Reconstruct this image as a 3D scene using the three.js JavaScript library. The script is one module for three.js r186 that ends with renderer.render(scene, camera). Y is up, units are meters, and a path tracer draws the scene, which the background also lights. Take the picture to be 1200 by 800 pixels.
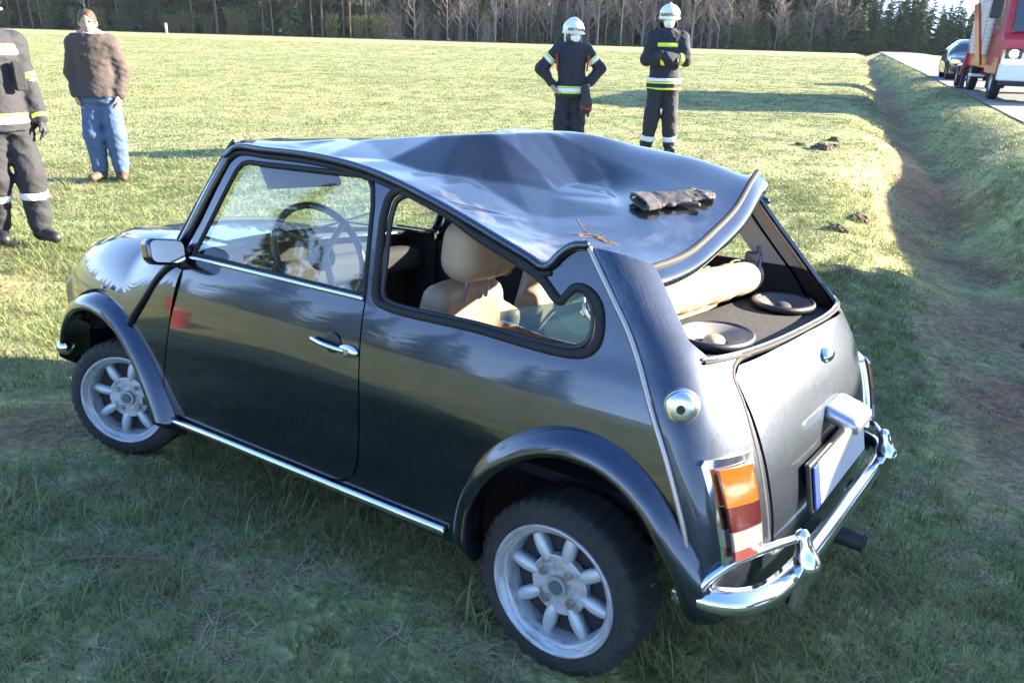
import * as THREE from 'three';
import { mergeGeometries, mergeVertices } from 'three/addons/utils/BufferGeometryUtils.js';
import { RoundedBoxGeometry } from 'three/addons/geometries/RoundedBoxGeometry.js';
import { FontLoader } from 'three/addons/loaders/FontLoader.js';
import { TextGeometry } from 'three/addons/geometries/TextGeometry.js';

// ------------------------------------------------------------------ camera, sky, sun, exposure
const scene = new THREE.Scene();
const camera = new THREE.PerspectiveCamera(46.77, 1.5, 0.1, 2500);
camera.position.set(0, 1.606, 0);
camera.rotation.order = 'YXZ';
camera.rotation.set(THREE.MathUtils.degToRad(-21.3), 0, THREE.MathUtils.degToRad(1.7));

const SUN = new THREE.Vector3(0.948, 0.285, -0.165).normalize();
{ // clear spring sky, low sun
  const W = 1024, H = 512, d = new Float32Array(W * H * 4);
  for (let y = 0; y < H; y++) for (let x = 0; x < W; x++) {
    const el = ((y + .5) / H - .5) * Math.PI, az = ((x + .5) / W - .5) * 2 * Math.PI;
    const dx = Math.cos(el) * Math.cos(az), dy = Math.sin(el), dz = Math.cos(el) * Math.sin(az);
    const c = dx * SUN.x + dy * SUN.y + dz * SUN.z, e = Math.max(0, dy), ang = Math.acos(Math.min(1, Math.max(-1, c)));
    const air = Math.exp(-e * 4.4), ray = .75 + .25 * c * c, mie = .55 * Math.exp(-ang * 5.5) + .16 * Math.exp(-ang * 1.9) * (.35 + .65 * air);
    const k = (y * W + x) * 4;
    d[k] = (.020 + .315 * air) * ray + mie * 1.0; d[k + 1] = (.060 + .425 * air) * ray + mie * .9; d[k + 2] = (.172 + .520 * air) * ray + mie * .75; d[k + 3] = 1;
  }
  const t = new THREE.DataTexture(d, W, H, THREE.RGBAFormat, THREE.FloatType);
  t.mapping = THREE.EquirectangularReflectionMapping; t.magFilter = THREE.LinearFilter; t.minFilter = THREE.LinearFilter; t.needsUpdate = true;
  scene.background = t; scene.environment = t;
}

const sun = new THREE.DirectionalLight(new THREE.Color(1.0, 0.87, 0.68), 3.45);
sun.name = 'sun_light';
sun.position.copy(SUN).multiplyScalar(60);
sun.castShadow = true;
sun.shadow.radius = 1.3;
sun.shadow.mapSize.set(4096, 4096);
Object.assign(sun.shadow.camera, { left: -40, right: 40, top: 40, bottom: -40, near: 1, far: 200 });
scene.add(sun); scene.add(sun.target);

const renderer = new THREE.WebGLRenderer({ antialias: true });
renderer.toneMapping = THREE.LinearToneMapping;
renderer.toneMappingExposure = 10.6;
renderer.shadowMap.enabled = true;
renderer.setSize(1024, 682);

// ------------------------------------------------------------------ helpers
function rng(seed) { let a = seed >>> 0; return () => { a |= 0; a = a + 0x6D2B79F5 | 0; let t = Math.imul(a ^ a >>> 15, 1 | a); t = t + Math.imul(t ^ t >>> 7, 61 | t) ^ t; return ((t ^ t >>> 14) >>> 0) / 4294967296; }; }
const V = (x, y, z) => new THREE.Vector3(x, y, z);
const lerp = (a, b, t) => a + (b - a) * t, clamp = (x, a = 0, b = 1) => Math.min(b, Math.max(a, x));
const sstep = (a, b, x) => { const t = clamp((x - a) / (b - a)); return t * t * (3 - 2 * t); };
function hash3(x, y, z) { let h = Math.imul(x, 374761393) + Math.imul(y, 668265263) + Math.imul(z, 2147483647 ^ 0x5bd1e995); h = Math.imul(h ^ h >>> 13, 1274126177); return ((h ^ h >>> 16) >>> 0) / 4294967296; }
function noise3(x, y, z) {
  const X = Math.floor(x), Y = Math.floor(y), Z = Math.floor(z), fx = x - X, fy = y - Y, fz = z - Z;
  const u = fx * fx * (3 - 2 * fx), v = fy * fy * (3 - 2 * fy), w = fz * fz * (3 - 2 * fz);
  const c = (i, j, k) => hash3(X + i, Y + j, Z + k);
  return lerp(lerp(lerp(c(0, 0, 0), c(1, 0, 0), u), lerp(c(0, 1, 0), c(1, 1, 0), u), v), lerp(lerp(c(0, 0, 1), c(1, 0, 1), u), lerp(c(0, 1, 1), c(1, 1, 1), u), v), w) * 2 - 1;
}
const noise2 = (x, y) => noise3(x, y, 7.3);
const fbm2 = (x, y, o = 4) => { let s = 0, a = .5; for (let i = 0; i < o; i++) { s += a * noise2(x, y); x = x * 2.03 + 11.7; y = y * 2.03 + 5.1; a *= .5; } return s; };
// monotone cubic through knots
function curve(xs, ys) {
  const n = xs.length, d = [], m = [];
  for (let i = 0; i < n - 1; i++) d.push((ys[i + 1] - ys[i]) / (xs[i + 1] - xs[i]));
  m.push(d[0]); for (let i = 1; i < n - 1; i++) m.push(d[i - 1] * d[i] <= 0 ? 0 : 2 * d[i - 1] * d[i] / (d[i - 1] + d[i])); m.push(d[n - 2]);
  return x => {
    if (x <= xs[0]) return ys[0] + m[0] * (x - xs[0]); if (x >= xs[n - 1]) return ys[n - 1] + m[n - 1] * (x - xs[n - 1]);
    let i = 0; while (x > xs[i + 1]) i++;
    const h = xs[i + 1] - xs[i], t = (x - xs[i]) / h, t2 = t * t, t3 = t2 * t;
    return (2 * t3 - 3 * t2 + 1) * ys[i] + (t3 - 2 * t2 + t) * h * m[i] + (-2 * t3 + 3 * t2) * ys[i + 1] + (t3 - t2) * h * m[i + 1];
  };
}
const names = {};
function numbered(n) { const k = names[n] = (names[n] ?? -1) + 1; return k ? `${n}_${String(k).padStart(3, '0')}` : n; }
function tag(o, label, category, group, kind) { if (label) o.userData.label = label; if (category) o.userData.category = category; if (group) o.userData.group = group; if (kind) o.userData.kind = kind; return o; }
function shade(o) { o.castShadow = true; o.receiveShadow = true; return o; }
function group(name, parent, pos) { const g = new THREE.Group(); g.name = parent ? name : numbered(name); if (pos) g.position.copy(pos); (parent || scene).add(g); return g; }
function mesh(name, geo, mat, parent) {
  if (Array.isArray(geo)) geo = merge(geo);
  const m = shade(new THREE.Mesh(geo, mat)); m.name = parent ? name : numbered(name); (parent || scene).add(m); return m;
}
function merge(list) {
  if (list.length === 1) return list[0];
  const g = list.map(x => { const y = x.index ? x.toNonIndexed() : x; for (const k of Object.keys(y.attributes)) if (!['position', 'normal', 'uv'].includes(k)) y.deleteAttribute(k); if (!y.attributes.uv) y.setAttribute('uv', new THREE.BufferAttribute(new Float32Array(y.attributes.position.count * 2), 2)); if (!y.attributes.normal) y.computeVertexNormals(); return y; });
  return mergeGeometries(g);
}
function bufgeo(pos, nor, uv, idx) {
  const g = new THREE.BufferGeometry();
  g.setAttribute('position', new THREE.BufferAttribute(new Float32Array(pos), 3));
  if (nor) g.setAttribute('normal', new THREE.BufferAttribute(new Float32Array(nor), 3));
  g.setAttribute('uv', new THREE.BufferAttribute(new Float32Array(uv || pos.length / 3 * 2), 2));
  if (idx) g.setIndex(idx);
  if (!nor) g.computeVertexNormals();
  return g;
}
// A sheet of metal: fn(s,t) -> Vector3 over a rectangle, kept where inside(s,t) < 0, given a thickness along its normal; flip turns its outside.
function patch(fn, s0, s1, ns, t0, t1, nt, inside, thick = 0.004, flip = 1, uvScale = 1) {
  const S = i => lerp(s0, s1, i / ns), T = j => lerp(t0, t1, j / nt);
  const P = [], UV = [], idx = [], gridId = new Map(), cutId = new Map(), D = [];
  for (let j = 0; j <= nt; j++) for (let i = 0; i <= ns; i++) D.push(inside ? inside(S(i), T(j)) : -1);
  const add = (s, t) => { const p = fn(s, t); P.push([s, t, p]); UV.push(s * uvScale, t * uvScale); return P.length - 1; };
  const gv = (i, j) => { const k = j * (ns + 1) + i; if (!gridId.has(k)) gridId.set(k, add(S(i), T(j))); return gridId.get(k); };
  const cut = (i, j, i2, j2) => {
    const a = j * (ns + 1) + i, b = j2 * (ns + 1) + i2, k = a < b ? a + '_' + b : b + '_' + a;
    if (cutId.has(k)) return cutId.get(k);
    let sa = S(i), ta = T(j), sb = S(i2), tb = T(j2); if (D[a] > 0) { [sa, ta, sb, tb] = [sb, tb, sa, ta]; }
    let lo = 0, hi = 1; for (let q = 0; q < 12; q++) { const m = (lo + hi) / 2; if (inside(lerp(sa, sb, m), lerp(ta, tb, m)) <= 0) lo = m; else hi = m; }
    const id = add(lerp(sa, sb, lo), lerp(ta, tb, lo)); cutId.set(k, id); return id;
  };
  for (let j = 0; j < nt; j++) for (let i = 0; i < ns; i++) {
    const c = [[i, j], [i + 1, j], [i + 1, j + 1], [i, j + 1]], d = c.map(([a, b]) => D[b * (ns + 1) + a]);
    if (d.every(x => x > 0)) continue;
    const poly = [];
    for (let k = 0; k < 4; k++) {
      const n = (k + 1) % 4;
      if (d[k] <= 0) poly.push(gv(...c[k]));
      if (d[k] <= 0 !== d[n] <= 0) poly.push(cut(...c[k], ...c[n]));
    }
    for (let k = 1; k + 1 < poly.length; k++) idx.push(poly[0], poly[k], poly[k + 1]);
  }
  const e = 1e-3 * Math.max(1e-3, Math.abs(s1 - s0)), f = 1e-3 * Math.max(1e-3, Math.abs(t1 - t0)), N = [];
  for (const [s, t] of P) {
    const a = fn(Math.min(s + e, s1), t).sub(fn(Math.max(s - e, s0), t)), b = fn(s, Math.min(t + f, t1)).sub(fn(s, Math.max(t - f, t0)));
    N.push(a.cross(b).normalize().multiplyScalar(flip));
  }
  const n = P.length, pos = [], nor = [], I = [];
  P.forEach(([, , p], k) => { pos.push(p.x, p.y, p.z); nor.push(N[k].x, N[k].y, N[k].z); });
  for (let k = 0; k < idx.length; k += 3) flip > 0 ? I.push(idx[k], idx[k + 1], idx[k + 2]) : I.push(idx[k], idx[k + 2], idx[k + 1]);
  let uv = UV.slice();
  if (thick) {
    P.forEach(([, , p], k) => { pos.push(p.x - N[k].x * thick, p.y - N[k].y * thick, p.z - N[k].z * thick); nor.push(-N[k].x, -N[k].y, -N[k].z); });
    uv = uv.concat(UV);
    const edges = new Map();
    for (let k = 0; k < I.length; k += 3) for (let q = 0; q < 3; q++) { const a = I[k + q], b = I[k + (q + 1) % 3], rk = b + '_' + a; if (edges.has(rk)) edges.delete(rk); else edges.set(a + '_' + b, [a, b]); }
    const m = I.length; for (let k = 0; k < m; k += 3) I.push(I[k] + n, I[k + 2] + n, I[k + 1] + n);
    for (const [a, b] of edges.values()) {
      const pa = P[a][2], pb = P[b][2], out = pb.clone().sub(pa).cross(N[a]).normalize(), q = pos.length / 3;
      for (const w of [a, b, b + n, a + n]) { pos.push(pos[w * 3], pos[w * 3 + 1], pos[w * 3 + 2]); nor.push(out.x, out.y, out.z); uv.push(uv[w * 2], uv[w * 2 + 1]); }
      I.push(q, q + 2, q + 1, q, q + 3, q + 2);
    }
  }
  return bufgeo(pos, nor, uv, I);
}
// signed distance to a polygon (negative inside), corners rounded by r
function polySdf(pts, r = 0) {
  return (x, y) => {
    let d = Infinity, s = 1;
    for (let i = 0, j = pts.length - 1; i < pts.length; j = i++) {
      const [ax, ay] = pts[i], [bx, by] = pts[j], ex = bx - ax, ey = by - ay, wx = x - ax, wy = y - ay, t = clamp((wx * ex + wy * ey) / (ex * ex + ey * ey || 1e-9));
      const dx = wx - ex * t, dy = wy - ey * t; d = Math.min(d, dx * dx + dy * dy);
      const c1 = y >= ay, c2 = y < by, c3 = ex * wy > ey * wx; if ((c1 && c2 && c3) || (!c1 && !c2 && !c3)) s = -s;
    }
    return s * Math.sqrt(d) - r;
  };
}
// a smooth closed or open 2D curve through points, sampled
function spline2(pts, n, closed = false) { const c = new THREE.CatmullRomCurve3(pts.map(p => V(p[0], p[1], 0)), closed, 'centripetal'); return c.getPoints(n).map(p => [p.x, p.y]); }
function tube(pts, r, seg = 40, rad = 8, closed = false, tension = 'centripetal') {
  const c = new THREE.CatmullRomCurve3(pts, closed, tension); const g = new THREE.TubeGeometry(c, seg, r, rad, closed);
  if (closed) return g;
  const caps = [0, 1].map(k => { const s = new THREE.SphereGeometry(r * .999, rad, 6); const p = c.getPoint(k); s.translate(p.x, p.y, p.z); return s; });
  return merge([g, ...caps]);
}
// sweep a closed 2D profile (list of [a,b]) along points; frame(i) gives the two axes
function sweep(points, frames, profile, closed = false, cap = true) {
  const n = points.length, m = profile.length, pos = [], idx = [], uv = [];
  for (let i = 0; i < n; i++) { const [A, B] = frames[i], pr = typeof profile === 'function' ? profile(i) : profile; for (const [a, b] of pr) { pos.push(points[i].x + A.x * a + B.x * b, points[i].y + A.y * a + B.y * b, points[i].z + A.z * a + B.z * b); uv.push(i / n, 0); } }
  for (let i = 0; i < (closed ? n : n - 1); i++) for (let k = 0; k < m; k++) { const a = i * m + k, b = i * m + (k + 1) % m, c = (i + 1) % n * m + k, d = (i + 1) % n * m + (k + 1) % m; idx.push(a, c, b, b, c, d); }
  if (cap && !closed) { for (let k = 1; k + 1 < m; k++) { idx.push(0, k, k + 1); const o = (n - 1) * m; idx.push(o, o + k + 1, o + k); } }
  return bufgeo(pos, null, uv, idx);
}
const box = (w, h, d, x = 0, y = 0, z = 0, r = 0) => { const g = r ? new RoundedBoxGeometry(w, h, d, 2, r) : new THREE.BoxGeometry(w, h, d); g.translate(x, y, z); return g; };
const cyl = (r0, r1, h, x = 0, y = 0, z = 0, n = 24) => { const g = new THREE.CylinderGeometry(r0, r1, h, n); g.translate(x, y, z); return g; };
function between(a, b, r0, r1 = r0, n = 8) { const d = b.clone().sub(a), g = new THREE.CylinderGeometry(r1, r0, d.length(), n, 1); g.applyQuaternion(new THREE.Quaternion().setFromUnitVectors(V(0, 1, 0), d.normalize())); const m = a.clone().add(b).multiplyScalar(.5); g.translate(m.x, m.y, m.z); return g; }
// surface nets over a signed distance function
function surfNet(sdf, lo, hi, cell) {
  const nx = Math.ceil((hi.x - lo.x) / cell) + 1, ny = Math.ceil((hi.y - lo.y) / cell) + 1, nz = Math.ceil((hi.z - lo.z) / cell) + 1;
  const F = new Float32Array(nx * ny * nz), at = (i, j, k) => (k * ny + j) * nx + i;
  for (let k = 0; k < nz; k++) for (let j = 0; j < ny; j++) for (let i = 0; i < nx; i++) F[at(i, j, k)] = sdf(lo.x + i * cell, lo.y + j * cell, lo.z + k * cell);
  const vid = new Int32Array(nx * ny * nz).fill(-1), pos = [], idx = [], C = [[0, 0, 0], [1, 0, 0], [0, 1, 0], [1, 1, 0], [0, 0, 1], [1, 0, 1], [0, 1, 1], [1, 1, 1]], E = [[0, 1], [2, 3], [4, 5], [6, 7], [0, 2], [1, 3], [4, 6], [5, 7], [0, 4], [1, 5], [2, 6], [3, 7]];
  for (let k = 0; k < nz - 1; k++) for (let j = 0; j < ny - 1; j++) for (let i = 0; i < nx - 1; i++) {
    const f = C.map(([a, b, c]) => F[at(i + a, j + b, k + c)]); let s = 0; for (const x of f) if (x < 0) s++;
    if (!s || s === 8) continue;
    let x = 0, y = 0, z = 0, n = 0;
    for (const [a, b] of E) if (f[a] < 0 !== f[b] < 0) { const t = f[a] / (f[a] - f[b]); x += lerp(C[a][0], C[b][0], t); y += lerp(C[a][1], C[b][1], t); z += lerp(C[a][2], C[b][2], t); n++; }
    vid[at(i, j, k)] = pos.length / 3; pos.push(lo.x + (i + x / n) * cell, lo.y + (j + y / n) * cell, lo.z + (k + z / n) * cell);
  }
  for (let k = 1; k < nz - 1; k++) for (let j = 1; j < ny - 1; j++) for (let i = 1; i < nx - 1; i++) {
    const f = F[at(i, j, k)] < 0;
    const quad = (a, b, c, d, flip) => { if (a < 0 || b < 0 || c < 0 || d < 0) return; flip ? idx.push(a, c, b, a, d, c) : idx.push(a, b, c, a, c, d); };
    if (f !== F[at(i + 1, j, k)] < 0) quad(vid[at(i, j - 1, k - 1)], vid[at(i, j, k - 1)], vid[at(i, j, k)], vid[at(i, j - 1, k)], !f);
    if (f !== F[at(i, j + 1, k)] < 0) quad(vid[at(i - 1, j, k - 1)], vid[at(i - 1, j, k)], vid[at(i, j, k)], vid[at(i, j, k - 1)], !f);
    if (f !== F[at(i, j, k + 1)] < 0) quad(vid[at(i - 1, j - 1, k)], vid[at(i, j - 1, k)], vid[at(i, j, k)], vid[at(i - 1, j, k)], !f);
  }
  const nor = [], h = cell * .5;
  for (let p = 0; p < pos.length; p += 3) { const [x, y, z] = [pos[p], pos[p + 1], pos[p + 2]]; const g = V(sdf(x + h, y, z) - sdf(x - h, y, z), sdf(x, y + h, z) - sdf(x, y - h, z), sdf(x, y, z + h) - sdf(x, y, z - h)).normalize(); nor.push(g.x, g.y, g.z); }
  const uv = []; for (let p = 0; p < pos.length; p += 3) uv.push(pos[p] + pos[p + 2], pos[p + 1]);
  return bufgeo(pos, nor, uv, idx);
}
const smin = (a, b, k) => { const h = Math.max(k - Math.abs(a - b), 0) / k; return Math.min(a, b) - h * h * k * .25; };
const sdCap = (x, y, z, a, b, ra, rb) => { const px = x - a[0], py = y - a[1], pz = z - a[2], bx = b[0] - a[0], by = b[1] - a[1], bz = b[2] - a[2], t = clamp((px * bx + py * by + pz * bz) / (bx * bx + by * by + bz * bz + 1e-12)); return Math.hypot(px - bx * t, py - by * t, pz - bz * t) - lerp(ra, rb, t); };
const sdBox = (x, y, z, hx, hy, hz, r) => { const qx = Math.abs(x) - hx + r, qy = Math.abs(y) - hy + r, qz = Math.abs(z) - hz + r; return Math.hypot(Math.max(qx, 0), Math.max(qy, 0), Math.max(qz, 0)) + Math.min(Math.max(qx, qy, qz), 0) - r; };
const sdEll = (x, y, z, a, b, c) => { const k = Math.hypot(x / a, y / b, z / c), m = Math.hypot(x / (a * a), y / (b * b), z / (c * c)); return m < 1e-9 ? -Math.min(a, b, c) : k * (k - 1) / m; };
// textures
function tex(w, h, fill, srgb = false, rep = 1) {
  const d = new Uint8Array(w * h * 4);
  for (let y = 0; y < h; y++) for (let x = 0; x < w; x++) { const c = fill(x / w, y / h, x, y); const k = (y * w + x) * 4; d[k] = clamp(c[0]) * 255; d[k + 1] = clamp(c[1]) * 255; d[k + 2] = clamp(c[2]) * 255; d[k + 3] = 255; }
  const t = new THREE.DataTexture(d, w, h); t.magFilter = THREE.LinearFilter; t.minFilter = THREE.LinearMipmapLinearFilter; t.generateMipmaps = true; t.wrapS = t.wrapT = THREE.RepeatWrapping; t.repeat.set(rep, rep); if (srgb) t.colorSpace = THREE.SRGBColorSpace; t.needsUpdate = true; return t;
}
// tiling noise for textures (period p cells)
function tnoise(u, v, p, z = 0) { const x = u * p, y = v * p, X = Math.floor(x), Y = Math.floor(y), fx = x - X, fy = y - Y, a = fx * fx * (3 - 2 * fx), b = fy * fy * (3 - 2 * fy), c = (i, j) => hash3((X + i) % p, (Y + j) % p, p * 31 + z); return lerp(lerp(c(0, 0), c(1, 0), a), lerp(c(0, 1), c(1, 1), a), b); }
const tfbm = (u, v, p, o = 4, z = 0) => { let s = 0, a = .5, n = 0; for (let i = 0; i < o; i++) { s += a * tnoise(u, v, p, z + i); n += a; a *= .55; p *= 2; } return s / n; };
const std = (r, g, b, rough = .7, metal = 0, extra = {}) => new THREE.MeshStandardMaterial({ color: new THREE.Color().setRGB(r, g, b), roughness: rough, metalness: metal, ...extra });
const phys = (r, g, b, rough, metal, extra = {}) => new THREE.MeshPhysicalMaterial({ color: new THREE.Color().setRGB(r, g, b), roughness: rough, metalness: metal, ...extra });
const noiseBump = tex(256, 256, (u, v) => { const n = tfbm(u, v, 16, 4); return [n, n, n]; });
// ------------------------------------------------------------------ the ground
const DX = .375, DZ = -.927;                       // direction of ditch and road
const sOf = (x, z) => (x - 2.7) * .927 + (z + 4.87) * .375;      // metres to the right of the ditch's rim
const lOf = (x, z) => (x - 2.7) * DX + (z + 4.87) * DZ;          // metres along it, away
const roadPt = (s, l, y = .42) => V(2.7 + .927 * s + DX * l, y, -4.87 + .375 * s + DZ * l);
function ground(x, z) {
  const plane = -.022 * (x - .5) + .0995 * (z + 2.14) + .006 - .031 * ((x - .155) * .577 - (z + 1.65) * .812);
  const dc = Math.hypot(x + .2, (z + 2.6) * 1.05), w = 1 - sstep(1.9, 4.6, dc);
  let far = lerp(-.05, .19, 1 - sstep(-11.5, -7, z));
  far = lerp(far, 0, 1 - sstep(-42, -16, z)); if (z > -2) far = lerp(far, .15, sstep(-2, 2, z));
  far += .05 * fbm2(x * .35, z * .35, 3);
  let y = lerp(far, plane, w);
  const s = sOf(x, z) + .28 * noise2(lOf(x, z) * .5, 1.7), l = lOf(x, z);
  const deep = lerp(.12, .52, sstep(-2.5, 7, l));
  const dig = sstep(-.75, .75, s) * (1 - sstep(.7, 1.5, s));
  y -= deep * dig;
  const bank = sstep(.75, 1.95, s) * (1 - sstep(8.2, 11, s));
  y = lerp(y, .4, bank);
  y += .018 * fbm2(x * 3.1, z * 3.1, 3) * (1 - sstep(1.85, 2.0, s) * (1 - sstep(7.4, 7.6, s)));
  return y;
}
const grassTex = tex(1024, 1024, (u, v) => {
  const a = tfbm(u, v, 24, 5), b = tfbm(u, v, 128, 3, 9), c = tfbm(u, v, 7, 3, 4), f = tfbm(u, v * .25 + u * .1, 200, 2, 3);
  let k = clamp((a - .5) * 2.2 + .5), dry = clamp((c - .42) * 2.5) * .7 + (b > .62 ? .35 : 0);
  const g = [.46 + .12 * k, .50 + .12 * k, .30 + .07 * k], d = [.55 + .1 * k, .51 + .1 * k, .36 + .06 * k];
  const m = clamp(dry * .8), q = .70 + .50 * b * (.7 + .6 * f);
  return [lerp(g[0], d[0], m) * q, lerp(g[1], d[1], m) * q, lerp(g[2], d[2], m) * q];
}, true, 1 / 3.7);
const grassBump = tex(512, 512, (u, v) => { const n = tfbm(u, v, 64, 4, 2); return [n, n, n]; }, false, 1 / 1.9);
{
  const n = 320, cx = 1, cz = -6, pos = [], uv = [], col = [], idx = [];
  const map = i => 2.6 * Math.sinh(6 * (i / n * 2 - 1));
  for (let j = 0; j <= n; j++) for (let i = 0; i <= n; i++) {
    const x = cx + map(i), z = cz + map(j); pos.push(x, ground(x, z), z); uv.push(x, z);
    const s = sOf(x, z) + .3 * noise2(x * .9, z * .9), l = lOf(x, z), soil = clamp(sstep(-.30, .2, s) * (1 - sstep(.6, 1.1, s)) * (.75 + .7 * noise2(x * 1.7, z * 1.7))) * sstep(-3.5, -1.5, l);
    const pat = fbm2(x * .16, z * .16, 3), strip = .5 + .5 * Math.sin((x * .98 + z * .18) * .0 + z * .42 + 2 * pat);
    const bare = clamp(1.5 - Math.hypot((x + 2.05) / .42, (z + 3.0) / .33)) * .9;
    const g = [1 + .16 * pat + .05 * strip, 1 + .12 * pat + .03 * strip, 1 + .1 * strip];
    const d = [.80, .42, .46], m = clamp(soil * 1.1 + bare);
    col.push(lerp(g[0], d[0], m), lerp(g[1], d[1], m), lerp(g[2], d[2], m));
  }
  for (let j = 0; j < n; j++) for (let i = 0; i < n; i++) { const a = j * (n + 1) + i, b = a + 1, c = a + n + 1, d = c + 1; idx.push(a, c, b, b, c, d); }
  const g = bufgeo(pos, null, uv, idx); g.setAttribute('color', new THREE.BufferAttribute(new Float32Array(col), 3));
  const m = new THREE.MeshStandardMaterial({ map: grassTex, roughness: .95, bumpMap: grassBump, bumpScale: .02, vertexColors: true });
  tag(mesh('field', g, m), 'mown meadow running out to the forest edge', 'field', null, 'structure');
  // asphalt road on the bank
  const rp = [], ru = [], ri = []; let k = 0;
  for (let l = -60; l <= 260; l += 2) { for (const s of [2.1, 7.3]) { const wob = .05 * noise2(l * .7, s); const p = roadPt(s + wob, l); rp.push(p.x, .425 + (l < -20 ? 0 : 0), p.z); ru.push(s, l); } if (k) ri.push(k * 2 - 2, k * 2 - 1, k * 2, k * 2 - 1, k * 2 + 1, k * 2); k++; }
  const asphalt = tex(256, 256, (u, v) => { const n = tfbm(u, v, 64, 3), q = .34 + .16 * n; return [q, q, q * 1.02]; }, true, .5);
  const rg = bufgeo(rp, null, ru, ri);
  tag(mesh('road', rg, new THREE.MeshStandardMaterial({ map: asphalt, roughness: .85 })), 'grey asphalt road on the bank behind the ditch', 'road', null, 'structure');
}
// ------------------------------------------------------------------ the wrecked car.  Its own axes: x forward from the rear axle, y up, z to its right; u, h, v = forward, up, left.
const car = group('wrecked_small_car');
tag(car, 'dark grey metallic small hatchback with crushed roof and missing rear window on the grass', 'car');
car.quaternion.setFromRotationMatrix(new THREE.Matrix4().makeBasis(V(-.81665, -.03939, -.57579), V(.02185, .99484, -.09906), V(.57672, -.09348, -.81158)));
car.position.set(.501, 0, -2.1377);
const C0 = (u, h, v) => V(u, h, -v);
const C = (u, h, v) => V(u, h - .031 * (.66 - v), -v);       // the body leans a little to its right

const flake = tex(512, 512, (u, v) => { const n = tfbm(u, v, 200, 2), d = tfbm(u, v, 6, 4, 5); const q = .20 + .055 * n + .04 * d; return [q * .86, q * .98, q * 1.20]; }, true, 2);
const dustR = tex(512, 512, (u, v) => { const n = tfbm(u, v, 5, 5, 3), m = tfbm(u, v, 90, 2, 8); const q = .16 + .08 * n + .05 * m; return [q, q, q]; }, false, 1.3);
const paint = new THREE.MeshPhysicalMaterial({ map: flake, metalness: .92, roughness: 1.0, roughnessMap: dustR, clearcoat: 1, clearcoatRoughness: .035, name: 'grey metallic paint' });
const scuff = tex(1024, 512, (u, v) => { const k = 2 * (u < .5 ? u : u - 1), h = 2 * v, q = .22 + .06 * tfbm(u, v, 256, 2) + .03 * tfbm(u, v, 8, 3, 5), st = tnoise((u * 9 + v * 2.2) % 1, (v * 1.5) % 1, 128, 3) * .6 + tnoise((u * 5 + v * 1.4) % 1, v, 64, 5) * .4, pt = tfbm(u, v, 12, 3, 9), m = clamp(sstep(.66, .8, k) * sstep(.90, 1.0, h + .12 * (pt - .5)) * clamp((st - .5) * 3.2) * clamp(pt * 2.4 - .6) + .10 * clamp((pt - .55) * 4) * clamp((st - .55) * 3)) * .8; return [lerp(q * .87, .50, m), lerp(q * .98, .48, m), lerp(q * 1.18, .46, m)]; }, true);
const paintRearGlare = new THREE.MeshPhysicalMaterial({ map: scuff, metalness: .88, roughness: .385, clearcoat: 1, clearcoatRoughness: .05, name: 'grey metallic paint, roughened for sun glare' });  // same car paint, roughened so the sunlit rear shows a broad glare; scuffs in map
const blackTrim = std(.012, .012, .014, .45), rubber = std(.007, .007, .008, .75), chrome = std(.82, .84, .86, .12, 1), steel = std(.5, .5, .52, .35, 1), darkIn = std(.02, .02, .022, .85);
const carpet = std(.018, .018, .02, 1, 0, { bumpMap: noiseBump, bumpScale: .003 });
const leather = std(.36, .265, .18, .5, 0, { bumpMap: noiseBump, bumpScale: .0012 });
const liner = std(.42, .36, .29, .8), greyCloth = std(.028, .029, .033, .9);
const glass = phys(.86, .93, .9, .02, 0, { transmission: 1, thickness: 0, ior: 1.85 });
const mirrorMat = std(.9, .9, .9, .03, 1);

const prof = curve([.18, .24, .30, .45, .60, .74, .82, .88, .95, 1.25, 1.34], [.655, .672, .688, .703, .707, .697, .682, .664, .646, .565, .52]);
const Wd = (u, h) => prof(h) - .11 * Math.pow(clamp((u - 1.75) / .72), 2.4);
const sideFn = (σ, off = 0) => (u, h) => C(u, h, σ * (Wd(u, h) - off));
const doorPts = [[1.512, .868], [1.545, .74], [1.596, .58], [1.64, .44], [1.672, .305], [1.60, .292], [1.2, .298], [.80, .306], [.735, .318], [.688, .35], [.662, .405], [.652, .5], [.650, .6], [.658, .76], [.668, .88], [.700, 1.12], [.716, 1.19], [.735, 1.222], [.78, 1.236], [1.29, 1.236], [1.345, 1.228], [1.372, 1.20], [1.52, .905]];
const doorWin = [[1.486, .890], [1.335, 1.182], [1.312, 1.204], [1.283, 1.211], [.775, 1.211], [.735, 1.203], [.714, 1.180], [.700, 1.13], [.672, .882]];
const seamU = curve([.28, .40, .52, .64, .79, .93, 1.02, 1.114, 1.25], [-.372, -.365, -.345, -.302, -.226, -.142, -.068, .01, .11]);
const quarterWin = spline2([[.628, .888], [.646, 1.0], [.655, 1.12], [.643, 1.165], [.60, 1.184], [.52, 1.170], [.33, 1.095], [.12, 1.022], [.07, .985], [.052, .978], [.038, .993], [.022, 1.013], [-.012, 1.012], [-.045, .985], [-.062, .935], [-.058, .895], [-.03, .872], [.3, .872], [.59, .874]], 160, true);
const quarterWinR = [[.63, .888], [.655, 1.15], [.62, 1.20], [.2, 1.20], [.08, 1.14], [-.05, .90], [-.02, .876]];
const gutterL = [[1.385, 1.222], [1.345, 1.25], [1.20, 1.252], [1.015, 1.250], [.86, 1.240], [.723, 1.222], [.56, 1.186], [.396, 1.14], [.25, 1.094], [.15, 1.062], [.118, 1.050], [.098, 1.055], [.075, 1.082], [.045, 1.106], [.012, 1.113]];
const topL = curve(gutterL.slice(2).map(p => p[0]).reverse(), gutterL.slice(2).map(p => p[1]).reverse());
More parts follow.
